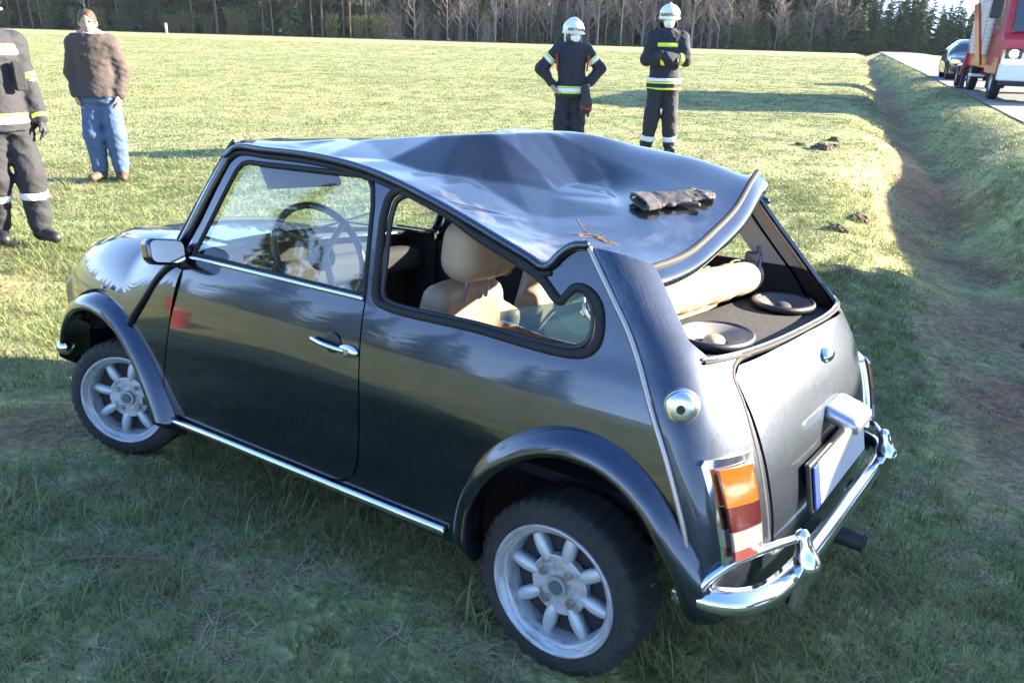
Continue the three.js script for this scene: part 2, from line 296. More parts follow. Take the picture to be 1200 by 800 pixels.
const topR = curve([-.05, .1, .3, .7, 1.0, 1.4], [1.16, 1.225, 1.245, 1.25, 1.25, 1.245]);
const archR = [[.232, .265], [.232, .33], [.222, .436], [.165, .54], [.068, .622], [-.036, .660], [-.148, .650], [-.24, .592], [-.302, .508], [-.338, .44], [-.358, .385], [-.366, .365]];
const archF = [[2.425, .30], [2.397, .375], [2.345, .485], [2.233, .575], [2.07, .627], [1.916, .600], [1.812, .522], [1.730, .414], [1.672, .295], [1.655, .25]];
const holeR = polySdf([...archR, [-.42, .34], [-.42, .1], [.2, .05]]), holeF = polySdf([...archF, [2.0, .05]]);
const doorSdf = polySdf(doorPts, -.003), doorOut = polySdf(doorPts, .0025), winSdf = polySdf(doorWin), qSdf = polySdf(quarterWin), qSdfR = polySdf(quarterWinR, .02);
const dense = (pts, st) => { const o = []; pts.forEach((a, i) => { const b = pts[(i + 1) % pts.length], n = Math.max(1, Math.ceil(Math.hypot(b[0] - a[0], b[1] - a[1]) / st)); for (let k = 0; k < n; k++) o.push([lerp(a[0], b[0], k / n), lerp(a[1], b[1], k / n)]); }); return o; };

function rimAlong(name, pts2, σ, r, mat, off = .0, closed = true, seg = 120) { return mesh(name, tube(pts2.map(([u, h]) => C(u, h, σ * (Wd(u, h) + off))), r, seg, 8, closed), mat, car); }

for (const σ of [1, -1]) {
  const fl = -σ;
  // doors
  const d = mesh('door', patch(sideFn(σ), .6, 1.72, 112, .26, 1.26, 100, (u, h) => Math.max(doorSdf(u, h), -winSdf(u, h)), .012, fl), paint, car);
  mesh('window_glass', patch(sideFn(σ, .010), .6, 1.55, 50, .82, 1.26, 30, polySdf(doorWin, .006), 0, fl), glass, d);
  mesh('window_seal', tube(dense(doorWin.map(p => [lerp(p[0], 1.05, .012), lerp(p[1], 1.06, .02)]), .02).map(([u, h]) => C(u, h, σ * (Wd(u, h) - .002))), .0085, 300, 6, true), rubber, d);
  mesh('waist_trim', tube([1.50, 1.3, 1.0, .678].map(u => C(u, .884 - .004 * (1.5 - u), σ * (Wd(u, .883) + .007))), .0075, 40, 8), chrome, d);
  mesh('door_lining', patch(sideFn(σ, .055), .62, 1.6, 30, .30, .88, 20, polySdf(doorPts.map(([u, h]) => [u, Math.min(h, .87)]), -.01), .01, fl), greyCloth, d);
  // handle: recessed cup, lever and escutcheon
  const hu = .742, hh = .735, cup = new THREE.SphereGeometry(.036, 24, 12); cup.scale(1, .9, .12);
  const hv = Wd(hu, hh), cp = C(hu + .025, hh + .004, σ * (hv + .0005)); cup.translate(cp.x, cp.y, cp.z);
  const handle = mesh('door_handle', tube([C(hu + .10, hh + .004, σ * (hv + .010)), C(hu + .05, hh + .002, σ * (hv + .022)), C(hu, hh, σ * (hv + .024)), C(hu - .035, hh - .002, σ * (hv + .02))], .0075, 24, 8), chrome, d);
  mesh('handle_cup', cup, blackTrim, d);
  const esc = new THREE.SphereGeometry(.03, 20, 10); esc.scale(1.3, .62, .42); const ep = C(hu - .045, hh - .004, σ * (hv + .005)); esc.translate(ep.x, ep.y, ep.z); mesh('handle_plate', esc, chrome, d);
  const key = cyl(.008, .008, .008, 0, 0, 0, 12); key.rotateX(Math.PI / 2); const kp = C(hu - .05, hh - .004, σ * (hv + .018)); key.translate(kp.x, kp.y, kp.z); mesh('lock', key, steel, d);
  // quarter panel with the buckled window opening
  const qTop = σ > 0 ? topL : topR, qs = σ > 0 ? qSdf : qSdfR;
  const qIn = (u, h) => Math.max(h - qTop(u), seamU(h) - u - .003, u - .80, -doorOut(u, h), -qs(u, h), -holeR(u, h), .262 - h);
  mesh('quarter_panel', patch(sideFn(σ), -.40, .82, 150, .24, 1.27, 120, qIn, .012, fl), paint, car);
  rimAlong('quarter_window_seal', σ > 0 ? quarterWin : dense(quarterWinR, .03), σ, .012, rubber, .001, true, 260);
  if (σ > 0) rimAlong('quarter_window_frame', quarterWin.map(([u, h]) => [lerp(u, .33, .06), lerp(h, 1.0, .075)]), σ, .0075, blackTrim, -.008, true, 260);
  // front wing: side below, rounded crest above
  const top = curve([1.5, 1.65, 1.9, 2.15, 2.33, 2.46, 2.53], [.908, .912, .912, .900, .868, .812, .70]);
  const wing = (u, q) => {
    if (q < .45) return C(u, lerp(.24, .6, q / .45), σ * Wd(u, lerp(.24, .6, q / .45)));
    const a = (q - .45) / .55 * Math.PI / 2, n = lerp(4, 2.2, sstep(1.52, 1.9, u)), vin = lerp(.44, .36, sstep(1.6, 2.45, u));
    return C(u, .6 + (top(u) - .6) * Math.pow(Math.sin(a), 2 / n), σ * (vin + (Wd(u, .6) - vin) * Math.pow(Math.max(0, Math.cos(a)), 2 / n)));
  };
  const wIn = (u, q) => { const p = wing(u, q), h = p.y + .031 * (.66 - Math.abs(p.z) * σ); return Math.max(-doorOut(u, h), -holeF(u, h), u - 2.52, 1.51 - u, .262 - h); };
  mesh('front_wing', patch(wing, 1.45, 2.53, 110, 0, .985, 90, wIn, .008, fl), paint, car);
  if (σ > 0) { // hood and nose once
    const hood = (u, k) => C(u, top(u) - .004 + .028 * (1 - k * k), k * lerp(.435, .355, sstep(1.6, 2.45, u)));
    mesh('bonnet', patch(hood, 1.62, 2.515, 60, -1, 1, 30, null, .01, 1), paint, car);
    const nose = (k, q) => { const e = lerp(.60, .28, q), hh2 = q; return C(2.49 + .05 * (1 - k * k) - .06 * (1 - q) * (1 - q), lerp(.34, .60, q), k * lerp(.60, .56, q)); };
    mesh('front_panel', patch(nose, -1, 1, 30, 0, 1, 10, null, .01, 1), paint, car);
    const gr = []; for (let i = 0; i < 7; i++) gr.push(box(.015, .012, .62, 2.55, .43 + i * .024, 0, .004));
    mesh('grille', gr, chrome, car);
    const bp = []; for (let i = 0; i <= 24; i++) { const a = i / 24 * 2 - 1; bp.push(C(2.60 - .20 * Math.pow(Math.abs(a), 4), .385, a * .68)); }
    mesh('front_bumper', tube(bp, .034, 60, 10), chrome, car);
  }
  const hl = new THREE.SphereGeometry(.09, 24, 12); hl.scale(.5, 1, 1); const hp = C(2.50, .60, σ * .46); hl.translate(hp.x, hp.y, hp.z); mesh('headlight', hl, phys(.8, .8, .8, .1, .2, { clearcoat: 1 }), car);
  // flares
  for (const [nm, pts, arch] of [['rear_wheel_arch_flare', archR, 0], ['front_wheel_arch_flare', archF, 1]]) {
    const c = spline2(pts, 64), cu = arch ? 2.04 : -.05, ch = .28, P = [], F = [];
    for (const [u, h] of c) {
      const L = Math.hypot(u - cu, h - ch), ru = (u - cu) / L, rh = (h - ch) / L;
      P.push(C(u, h, 0)); F.push([V(ru, rh, 0), V(0, 0, -σ)]);
    }
    const W0 = c.map(([u, h]) => Math.min(.70, Wd(u, h)));
    const pr = i => { const e = clamp(Math.min(i / 6, (64 - i) / (arch ? 6 : 20))), w = W0[i] - .004, o = .745 - (arch ? .05 * sstep(2.1, 2.45, c[i][0]) : 0); return [[0, w - .03], [0, lerp(w + .012, o - .006, e)], [.004, lerp(w + .016, o, e)], [.016, lerp(w + .017, o + .003, e)], [.034, lerp(w + .014, o - .004, e)], [.052, lerp(w + .01, o - .018, e)], [.066, w + .006], [.070, w - .006], [.05, w - .03]]; };
    pr.n = 9;
    const g = (() => { const n = P.length, pos = [], idx = [], uv = []; for (let i = 0; i < n; i++) for (const [a, b] of pr(i)) { pos.push(P[i].x + F[i][0].x * a, P[i].y + F[i][0].y * a, P[i].z + F[i][1].z * b); uv.push(i * .02, b); } for (let i = 0; i < n - 1; i++) for (let k = 0; k < 9; k++) { const a = i * 9 + k, b = i * 9 + (k + 1) % 9, cc = a + 9, d2 = b + 9; σ * (arch ? 1 : 1) > 0 ? idx.push(a, cc, b, b, cc, d2) : idx.push(a, b, cc, b, d2, cc); } for (let k = 1; k + 1 < 9; k++) { idx.push(0, k, k + 1); const o = (n - 1) * 9; idx.push(o, o + k + 1, o + k); } return bufgeo(pos, null, uv, idx); })();
    mesh(nm, g, paint, car);
    // liner of the wheel well
    const well = (a, k) => { const t = lerp(.42, Math.PI - .5, a), r = .375; return C((arch ? 2.036 : -.045) + Math.cos(t) * r, .29 + Math.sin(t) * .395, σ * lerp(.69, .36, k)); };
    mesh('wheel_well', [patch(well, 0, 1, 32, 0, 1, 4, null, .006, 1), patch((a, k) => { const t = lerp(.3, Math.PI - .4, a), r = .40 * k; return C((arch ? 2.036 : -.045) + Math.cos(t) * r, .29 + Math.sin(t) * r, σ * .36); }, 0, 1, 32, 0.02, 1, 3, null, .005, 1)], darkIn, car);
  }
  mesh('flare_bolt', (() => { const g = cyl(.009, .009, .014, 0, 0, 0, 12); const p = C(2.0, .705, σ * .705); g.rotateX(Math.PI / 2); g.translate(p.x, p.y, p.z); return g; })(), steel, car);
  // sill and its bright strip
  mesh('sill', patch((u, q) => C(u, lerp(.255, .30, q), σ * lerp(.62, .684, Math.sqrt(q))), .24, 1.69, 30, 0, 1, 4, null, .006, -σ), paint, car);
  mesh('sill_trim', sweep([.335, .6, 1.0, 1.4, 1.70].map(u => C(u, .300 - .026 * (u - .335) / 1.36, σ * .699)), Array(5).fill([V(0, 1, 0), V(0, 0, -σ)]), [[-.014, -.008], [-.014, .002], [-.004, .009], [.006, .009], [.013, .002], [.013, -.008]]), chrome, car);
  // seams: black strip by the wing, bright strip down the rear pillar
  const sp = [[1.50, .905], [1.56, .868], [1.64, .80], [1.73, .70], [1.80, .628], [1.822, .602]].map(([u, h]) => C(u, h, σ * (Wd(u, h) + .006)));
  mesh('wing_seam_strip', tube(sp, .0115, 40, 8), blackTrim, car);
  const cs = []; for (let i = 0; i <= 24; i++) { const h = lerp(σ > 0 ? 1.105 : 1.2, .43, i / 24); cs.push(C(seamU(h), h, σ * (Wd(seamU(h), h) + .004))); }
  mesh('pillar_seam_trim', tube(cs, .007, 60, 6), std(.45, .40, .36, .4, .8), car);
  // gutter
  const gl = σ > 0 ? gutterL : [[1.385, 1.222], [1.345, 1.25], [1.0, 1.252], [.5, 1.25], [.25, 1.244], [.1, 1.23], [.0, 1.19]];
  rimAlong('roof_gutter', gl, σ, .0115, paint, .010, false, 120);
  rimAlong('door_frame_seal', gl.slice(0, σ > 0 ? 12 : 6).map(([u, h]) => [u, h - .019]), σ, .008, rubber, .003, false, 100);
  // front pillar
  mesh('front_pillar', tube([C(1.60, .875, σ * .655), C(1.545, .93, σ * .650), C(1.44, 1.12, σ * .600), C(1.385, 1.215, σ * .572), C(1.355, 1.25, σ * .555)], .019, 40, 10), paint, car);
  mesh('pillar_seam', tube([C(1.575, .91, σ * .668), C(1.47, 1.10, σ * .615), C(1.392, 1.235, σ * .578), C(1.372, 1.268, σ * .565)], .007, 30, 6), blackTrim, car);
}
// windscreen, header, dashboard
const scr = (k, q) => { const b = C(1.66 - .10 * k * k, .895, k * .635), t = C(1.40 - .04 * k * k, 1.262, k * .545); return b.lerp(t, q); };
mesh('windscreen', patch(scr, -1, 1, 24, 0, 1, 10, null, 0, 1), glass, car);
mesh('windscreen_seal', tube([...Array(13)].map((_, i) => scr(i / 6 - 1, 0)), .014, 60, 6), rubber, car);
mesh('scuttle_panel', patch((k, q) => C(lerp(1.60, 1.66 - .1 * k * k, q) + .0, .900 - .01 * q, k * .62), -1, 1, 20, 0, 1, 3, null, .008, -1), paint, car);
mesh('header_rail', tube([...Array(9)].map((_, i) => scr(i / 4 - 1, .99).add(V(-.02, -.005, 0))), .022, 40, 8), blackTrim, car);
for (const v of [.33, -.33]) mesh('sun_visor', box(.022, .13, .32, 0, 0, 0, .010).rotateZ(-.5).translate(1.33, 1.185 - .031 * (.66 - v), -v), greyCloth, car);
mesh('dashboard', [surfNet((x, y, z) => sdBox(x - 1.62, y - .735, z, .05, .06, .60, .04), V(1.5, .64, -.66), V(1.72, .84, .66), .015)], darkIn, car);
mesh('wiper', tube([C(1.66, .915, .28), C(1.64, .93, 0), C(1.58, 1.0, -.3)], .005, 20, 5), blackTrim, car);
{ // steering wheel
  const w = group('steering_wheel', car); const t = new THREE.TorusGeometry(.185, .013, 10, 48); mesh('rim', t, std(.02, .02, .02, .4), w);
  const sp = []; for (const a of [0, 2.2, -2.2]) sp.push(between(V(0, 0, .02), V(Math.sin(a) * -.18, -Math.cos(a) * .18, 0), .012, .012, 8)); mesh('spoke', sp, std(.06, .06, .065, .4, .6), w); mesh('hub', cyl(.05, .05, .03, 0, 0, 0, 20).rotateX(Math.PI / 2), blackTrim, w);
  w.rotation.y = -Math.PI / 2; w.rotation.order = 'YXZ'; w.rotation.x = -.45; w.position.copy(C(1.22, .90, .34));
}
// floor, bulkheads, inside panels
for (const v of [.6, -.6]) mesh('footwell_side', box(.24, .62, .02, 1.63, .56, -v, .005), darkIn, car);
mesh('floor_pan', box(2.2, .03, 1.22, 1.0, .24, 0), darkIn, car);
mesh('rear_inner_floor', box(.75, .03, 1.0, -.02, .45, .02), darkIn, car);
mesh('front_bulkhead', box(.03, .6, 1.2, 1.70, .56, .0), darkIn, car);
// ---- seats
function seat(name, u, v, tilt, mat) {
  const s = group(name, car);
  const back = (x, y, z) => { const w = .215 - .05 * sstep(.15, .36, y); let d = sdBox(x - .05 * Math.cos(z * 7), y - .16, z, .055, .25, w, .055); d = smin(d, sdBox(x + .045 - .03, y - .10, Math.abs(z) - .19, .05, .22, .03, .03), .05); return d; };
  const bg = surfNet(back, V(-.16, -.14, -.28), V(.20, .46, .28), .014); bg.rotateZ(tilt); mesh('backrest', bg, mat, s);
  const hg = surfNet((x, y, z) => sdBox(x, y, z, .058, .082, .138, .054) - .012 * Math.cos(z * 9), V(-.1, -.14, -.2), V(.1, .14, .2), .012); hg.rotateZ(tilt * .6); hg.translate(-.005 - Math.tan(tilt) * .50, .515, 0); mesh('headrest', hg, mat, s);
  for (const z of [.0, .085]) { const lp = []; for (let i = 0; i < 28; i++) { const a = i / 28 * Math.PI * 2, c = Math.cos(a), n = Math.sin(a), k = 1 / Math.pow(Math.pow(Math.abs(c), 4) + Math.pow(Math.abs(n), 4), .25), gr = .012 * Math.cos(z * 9) - (z > .05 ? .004 : 0); lp.push(V(c * k * (.058 + gr), n * k * (.082 + gr), z)); } const sg = new THREE.TubeGeometry(new THREE.CatmullRomCurve3(lp, true), 80, .0022, 5, true); sg.rotateZ(tilt * .6); sg.translate(-.005 - Math.tan(tilt) * .50, .515, 0); mesh('seam', sg, std(.22, .16, .11, .7), s); }
  for (const z of [-.05, .05]) mesh('headrest_post', between(V(-.09, .36, z), V(-.10, .46, z), .006), steel, s);
  const cg = surfNet((x, y, z) => Math.min(sdBox(x, y, z, .24, .065, .22, .055), sdBox(x, y + .01, Math.abs(z) - .21, .22, .07, .03, .03)), V(-.3, -.12, -.3), V(.3, .12, .3), .016); cg.translate(.27, -.21, 0); mesh('cushion', cg, mat, s);
  s.position.copy(C(u, .505, v)); return s;
}
seat('front_seat', .625, .34, .20, leather); seat('front_seat', .72, -.34, .16, leather);
{ // rear bench with its rolled top edge
  const s = group('rear_seat', car);
  mesh('backrest', [surfNet((x, y, z) => sdBox(x - .10 + (y - .72) * .25, y - .70, z, .05, .20, .345, .045), V(-.1, .45, -.54), V(.3, .95, .54), .02)], leather, s);
  mesh('cushion', [surfNet((x, y, z) => sdBox(x - .34, y - .49, z, .22, .07, .345, .05), V(.05, .38, -.54), V(.6, .6, .54), .02)], leather, s);
  const roll = surfNet((x, y, z) => { const w = .003 * Math.sin(z * 40 + y * 30) * Math.cos(z * 13); return sdCap(x, y, z, [-.035, .945, -.30], [-.015, .905, .46], .058, .054) + w; }, V(-.12, .82, -.40), V(.08, 1.03, .56), .011); mesh('top_roll', roll, leather, s);
}
// ---- parcel shelf and speakers
mesh('parcel_shelf', patch((k, q) => C(lerp(-.03, -.315, q) + .05 * k * k * q, .872 - .012 * q, k * .56), -1, 1, 24, 0, 1, 8, null, .02, 1), carpet, car);
for (const v of [.27, -.385]) {
  const s = group('speaker', car); s.position.copy(C(v > 0 ? -.19 : -.165, .884, v)); s.rotation.z = .04; s.scale.set(.72, 1, 1);
  mesh('surround', new THREE.TorusGeometry(.125, .011, 10, 48).rotateX(Math.PI / 2), blackTrim, s);
  mesh('cone', new THREE.LatheGeometry([[.0, -.02], [.04, -.024], [.07, -.012], [.10, .004], [.118, .006]].map(p => new THREE.Vector2(...p)), 40), v > 0 ? std(.20, .18, .155, .6) : std(.06, .06, .065, .7), s);
  mesh('dust_cap', new THREE.SphereGeometry(.038, 20, 10).scale(1, .5, 1).translate(0, -.016, 0), v > 0 ? std(.34, .28, .16, .5) : darkIn, s);
}
// ---- rear panel: wraps from pillar seam to pillar seam; the window opening is cut out
const rearU = curve([.28, .40, .50, .62, .76, .86, .905, .95, 1.05, 1.15, 1.25], [-.462, -.470, -.468, -.452, -.412, -.362, -.330, -.285, -.195, -.105, -.02]);
const rearFn = (off = 0) => (k, h) => { const θ = (1 - k) / 2 * Math.PI, us = seamU(h), a = Wd(us, h) - off, b = us - rearU(h) - off, n = 2.75; const c = Math.cos(θ), s = Math.max(0, Math.sin(θ)); return C(us - b * Math.pow(s, 2 / n), h, a * Math.sign(c) * Math.pow(Math.abs(c), 2 / n)); };
// k = 1 is the car's left, -1 its right.  vOf gives v at k.
const vOf = k => { const c = Math.cos((1 - k) / 2 * Math.PI); return Math.sign(c) * Math.pow(Math.abs(c), 2 / 2.75); };
const kOf = (f) => { let lo = -1, hi = 1; for (let i = 0; i < 30; i++) { const m = (lo + hi) / 2; vOf(m) * .67 < f ? lo = m : hi = m; } return (lo + hi) / 2; };
const lidPts = [[.505, .855], [.50, .80], [.478, .62], [.462, .50], [.452, .455], [.42, .428], [-.42, .428], [-.452, .455], [-.462, .5], [-.478, .62], [-.50, .80], [-.505, .855], [-.47, .878], [-.25, .886], [0, .888], [.25, .886], [.47, .878]];
const lidSdf = polySdf(lidPts, 0), rwL = [[.555, .898], [.575, .93], [.55, 1.0], [.53, 1.06], [.51, 1.3], [-.49, 1.3], [-.525, 1.1], [-.54, .95], [-.52, .900], [0, .897]];
const rwSdf = polySdf(rwL, .0);
const pv = (k, h) => vOf(k) * Wd(seamU(h), h);
mesh('rear_panel', patch(rearFn(), -1, 1, 240, .33, 1.25, 110, (k, h) => { const v = pv(k, h); const tp = v > 0 ? 1.112 - .35 * clamp(.62 - v) : 1.235; return Math.max(-lidSdf(v, h) + .004, -rwSdf(v, h), h - tp, .335 - h); }, .010, -1, .5), paintRearGlare, car);
const lid = mesh('boot_lid', patch(rearFn(-.003), -.9, .9, 160, .40, .90, 60, (k, h) => lidSdf(pv(k, h), h) + .005, .012, -1, .5), paintRearGlare, car);
mesh('boot_seal', tube(spline2(lidPts, 140, true).map(([v, h]) => rearFn(.008)(kOf(v), h)), .009, 220, 6, true), rubber, car);
{ // chrome beads under the rear window
  for (const [h, r, m] of [[.896, .0045, chrome], [.889, .0045, rubber]]) { const p = []; for (let i = 0; i <= 40; i++) { const k = lerp(-.68, .61, i / 40); p.push(rearFn(-.002)(k, h)); } mesh('rear_window_trim', tube(p, r, 120, 6), m, car); }
}
const onRear = (v, h, off = 0) => rearFn(-off)(kOf(v), h);
{ // boot handle, plate, plate lamp
  const hg = surfNet((x, y, z) => smin(sdCap(x, y, z, [0, 0, -.03], [0, 0, .03], .011, .009), sdEll(x - .01, y, z, .02, .022, .03), .02), V(-.04, -.04, -.06), V(.05, .04, .06), .006); const p = onRear(-.06, .815, .012); hg.translate(p.x, p.y, p.z); mesh('boot_handle', hg, chrome, lid);
  const pl = group('number_plate', car), q = onRear(.02, .560, .022); pl.position.copy(q); pl.rotation.set(0, 0, -.20);
  mesh('plate_frame', box(.014, .128, .535, .004, 0, 0, .005), blackTrim, pl);
  mesh('plate_face', box(.006, .110, .47, -.008, 0, .022, .002), std(.6, .6, .6, .35), pl);
  mesh('country_band', box(.006, .110, .042, -.008, 0, -.236, .002), std(.008, .035, .22, .4), pl);
  const lg = surfNet((x, y, z) => sdBox(x - .0, y - .3 * x, z, .050, .023, .088, .020), V(-.1, -.07, -.14), V(.1, .07, .14), .008); const lp = onRear(-.03, .672, .040); lg.translate(lp.x, lp.y, lp.z); mesh('plate_lamp_housing', lg, phys(.42, .43, .45, .3, .8, { clearcoat: .6 }), lid);
}
// tail lamps: chrome bezel, amber, red, white and red lenses
const lensBump = tex(64, 64, (u, v) => { const q = Math.abs(((u * 16) % 1) - .5) * 2; return [q, q, q]; }, false, 8);
for (const σ of [1, -1]) {
  const L = group('tail_lamp', car);
  const v0 = .508, v1 = .618, h0 = .495, h1 = .70, base = (off) => (a, b) => { const v = lerp(v0, v1, a), h = lerp(h0, h1, b) ; return rearFn(-off)(kOf(σ * (v + .012 * b)), h); };
  const big = polySdf([[0, 0], [1, 0], [1, 1], [0, 1]]), bez = base(.016);
  mesh('bezel', patch((a, b) => bez(lerp(-.05, 1.14, a), lerp(-.05, 1.05, b)), 0, 1, 16, 0, 1, 20, (a, b) => polySdf([[.02, .02], [.98, .02], [.98, .98], [.02, .98]], .02)(a, b), .03, -σ), chrome, L);
  const lens = (b0, b1, r, g, bl, nm) => { const fn = base(.034); const sh = (a, b) => { const p = fn(a, b), e = Math.min(a, 1 - a, .12) / .12; const q = bez(a, b); return q.lerp(p, .25 + .75 * Math.sqrt(clamp(e))); }; mesh(nm, patch(sh, .06, .93, 24, b0, b1, 14, null, .006, -σ), phys(r, g, bl, .12, 0, { clearcoat: 1, bumpMap: lensBump, bumpScale: .002 }), L); };
  lens(.60, .985, .50, .105, .003, 'indicator_lens'); lens(.345, .594, .075, .002, .003, 'brake_lens'); lens(.135, .339, .33, .30, .29, 'reverse_lens'); lens(.02, .13, .25, .06, .055, 'reflector_lens');
}
{ // fuel cap on the left rear corner
  const p = onRear(.652, .812, .004), n = V(-.35, .05, -.93).normalize(), f = group('fuel_cap', car); f.position.copy(p); f.quaternion.setFromUnitVectors(V(0, 1, 0), n); f.scale.setScalar(.85);
  mesh('flange', cyl(.043, .046, .012, 0, .004, 0, 40), steel, f); mesh('cap', new THREE.LatheGeometry([[0, .036], [.02, .036], [.036, .032], [.041, .022], [.041, .008]].map(p => new THREE.Vector2(...p)), 40), std(.72, .73, .75, .25, 1), f); mesh('lock', cyl(.011, .011, .006, 0, .037, 0, 20), blackTrim, f);
}
{ // rear bumper with overriders and side hoops
  const P = [], F = []; const N = 64;
  for (let i = 0; i <= N; i++) { const a = i / N * 2 - 1, t = Math.abs(a); const v = Math.sign(a) * .70 * Math.sin(t * Math.PI / 2) ** .75, u = -.515 + .185 * Math.pow(t, 4.0); P.push(C(u, .402, v)); }
  for (let i = 0; i <= N; i++) { const d = P[Math.min(N, i + 1)].clone().sub(P[Math.max(0, i - 1)]).normalize(); const out = V(0, 1, 0).cross(d).normalize(); if (out.x > 0 && Math.abs(d.z) > .3) out.negate(); F.push([V(0, 1, 0), out]); }
  for (let i = 1; i <= N; i++) if (F[i][1].dot(F[i - 1][1]) < 0) F[i][1].negate();
  mesh('rear_bumper', sweep(P, F, [[-.030, -.012], [-.029, .004], [-.019, .018], [-.006, .025], [.009, .025], [.020, .016], [.028, .002], [.030, -.014]]), chrome, car);
  for (const σ of [1, -1]) {
    const o = surfNet((x, y, z) => smin(sdCap(x, y, z, [-.005, -.085, 0], [-.02, .02, 0], .02, .024), sdCap(x, y, z, [-.02, .02, 0], [.0, .085, 0], .024, .019), .03), V(-.07, -.13, -.05), V(.05, .13, .05), .008); const c = C(-.520, .42, σ * .455); o.translate(c.x, c.y, c.z); mesh('overrider', o, chrome, car);
    mesh('bumper_hoop', tube([C(-.385, .400, σ * .705), C(-.392, .445, σ * .70), C(-.425, .482, σ * .655), C(-.47, .498, σ * .56), C(-.512, .50, σ * .46)], .0105, 40, 8), chrome, car);
  }
  const ex = merge([cyl(.027, .027, .22, 0, 0, 0, 20), new THREE.TorusGeometry(.026, .004, 8, 24).rotateX(Math.PI / 2).translate(0, .11, 0)]); ex.rotateZ(Math.PI / 2 + .05); const ep = C(-.46, .285, -.10); ex.translate(ep.x, ep.y, ep.z); mesh('exhaust_pipe', ex, std(.05, .05, .052, .6, .6), car);
  mesh('rear_valance', patch((k, q) => C(-.44 - .03 * q, lerp(.31, .345, q), k * .40), -1, 1, 30, 0, 1, 3, null, .008, -1), paint, car);
}
// ---- the crushed roof
const R3 = [
  [[1.340, 1.252, .565], [1.36, 1.272, .47], [1.385, 1.286, .25], [1.395, 1.290, 0], [1.385, 1.286, -.25], [1.36, 1.270, -.47], [1.340, 1.245, -.565]],
  [[1.060, 1.252, .566], [1.06, 1.276, .47], [1.06, 1.296, .25], [1.06, 1.300, 0], [1.06, 1.290, -.25], [1.06, 1.272, -.47], [1.06, 1.245, -.565]],
  [[.82, 1.238, .570], [.81, 1.246, .47], [.82, 1.292, .235], [.79, 1.334, .01], [.82, 1.328, -.22], [.81, 1.292, -.46], [.8, 1.246, -.565]],
  [[.62, 1.202, .580], [.61, 1.192, .46], [.60, 1.224, .24], [.66, 1.330, .03], [.64, 1.347, -.19], [.60, 1.338, -.36], [.58, 1.262, -.565]],
  [[.42, 1.150, .594], [.40, 1.124, .46], [.38, 1.132, .24], [.43, 1.172, -.05], [.44, 1.268, -.25], [.44, 1.312, -.46], [.42, 1.250, -.565]],
  [[.26, 1.098, .608], [.20, 1.068, .47], [.18, 1.100, .25], [.22, 1.158, -.03], [.24, 1.222, -.25], [.26, 1.286, -.475], [.25, 1.245, -.565]],
  [[.115, 1.052, .605], [.07, 1.054, .47], [.05, 1.082, .23], [.07, 1.130, -.01], [.09, 1.188, -.22], [.12, 1.254, -.46], [.12, 1.235, -.56]],
  [[-.045, 1.044, .505], [-.066, 1.046, .42], [-.07, 1.06, .23], [-.054, 1.10, .02], [-.036, 1.150, -.18], [-.003, 1.217, -.38], [.019, 1.246, -.50]]];
const cr = (a, b, c, d, t) => .5 * ((2 * b) + (c - a) * t + (2 * a - 5 * b + 4 * c - d) * t * t + (3 * b - a - 3 * c + d) * t * t * t);
function gridAt(G, s, t) {
  const n = G.length, m = G[0].length, i = Math.min(n - 2, Math.floor(s)), j = Math.min(m - 2, Math.floor(t)), fs = s - i, ft = t - j, q = [];
  const row = (r, k) => { const g = (jj) => jj < 0 ? 2 * r[0][k] - r[1][k] : jj >= m ? 2 * r[m - 1][k] - r[m - 2][k] : r[jj][k]; return cr(g(j - 1), g(j), g(j + 1), g(j + 2), ft); };
  for (let k = 0; k < 3; k++) { const g = ii => ii < 0 ? 2 * row(G[0], k) - row(G[1], k) : ii >= n ? 2 * row(G[n - 1], k) - row(G[n - 2], k) : row(G[ii], k); q.push(cr(g(i - 1), g(i), g(i + 1), g(i + 2), fs)); }
  return q;
}
// flat facets between the sharp folds of the sheet: a triangulation of points (u, v, h), blurred by a few millimetres
const foldLines = [[[.74, .572, 1.224], [.68, .41, 1.216], [.50, .22, 1.195]], [[.66, .12, 1.334], [.60, .10, 1.300], [.45, .07, 1.186], [.33, .27, 1.116], [.19, .47, 1.064], [.13, .60, 1.050]], [[.50, .22, 1.195], [.66, .12, 1.334]], [[.33, .27, 1.116], [.36, .33, 1.124], [.29, .42, 1.094], [.24, .52, 1.083]], [[1.10, .40, 1.279], [.92, .26, 1.306], [.72, .20, 1.326], [.66, .12, 1.334]], [[.66, .12, 1.334], [.62, -.19, 1.345]], [[.45, .07, 1.186], [.44, -.06, 1.190]]];
const foldHull = [[1.14, .50], [1.10, .36], [.90, .10], [.72, -.06], [.62, -.19], [.42, -.17], [.26, .03], [.10, .30], [.04, .48], [.08, .62], [.25, .64], [.6, .62], [.9, .60]];
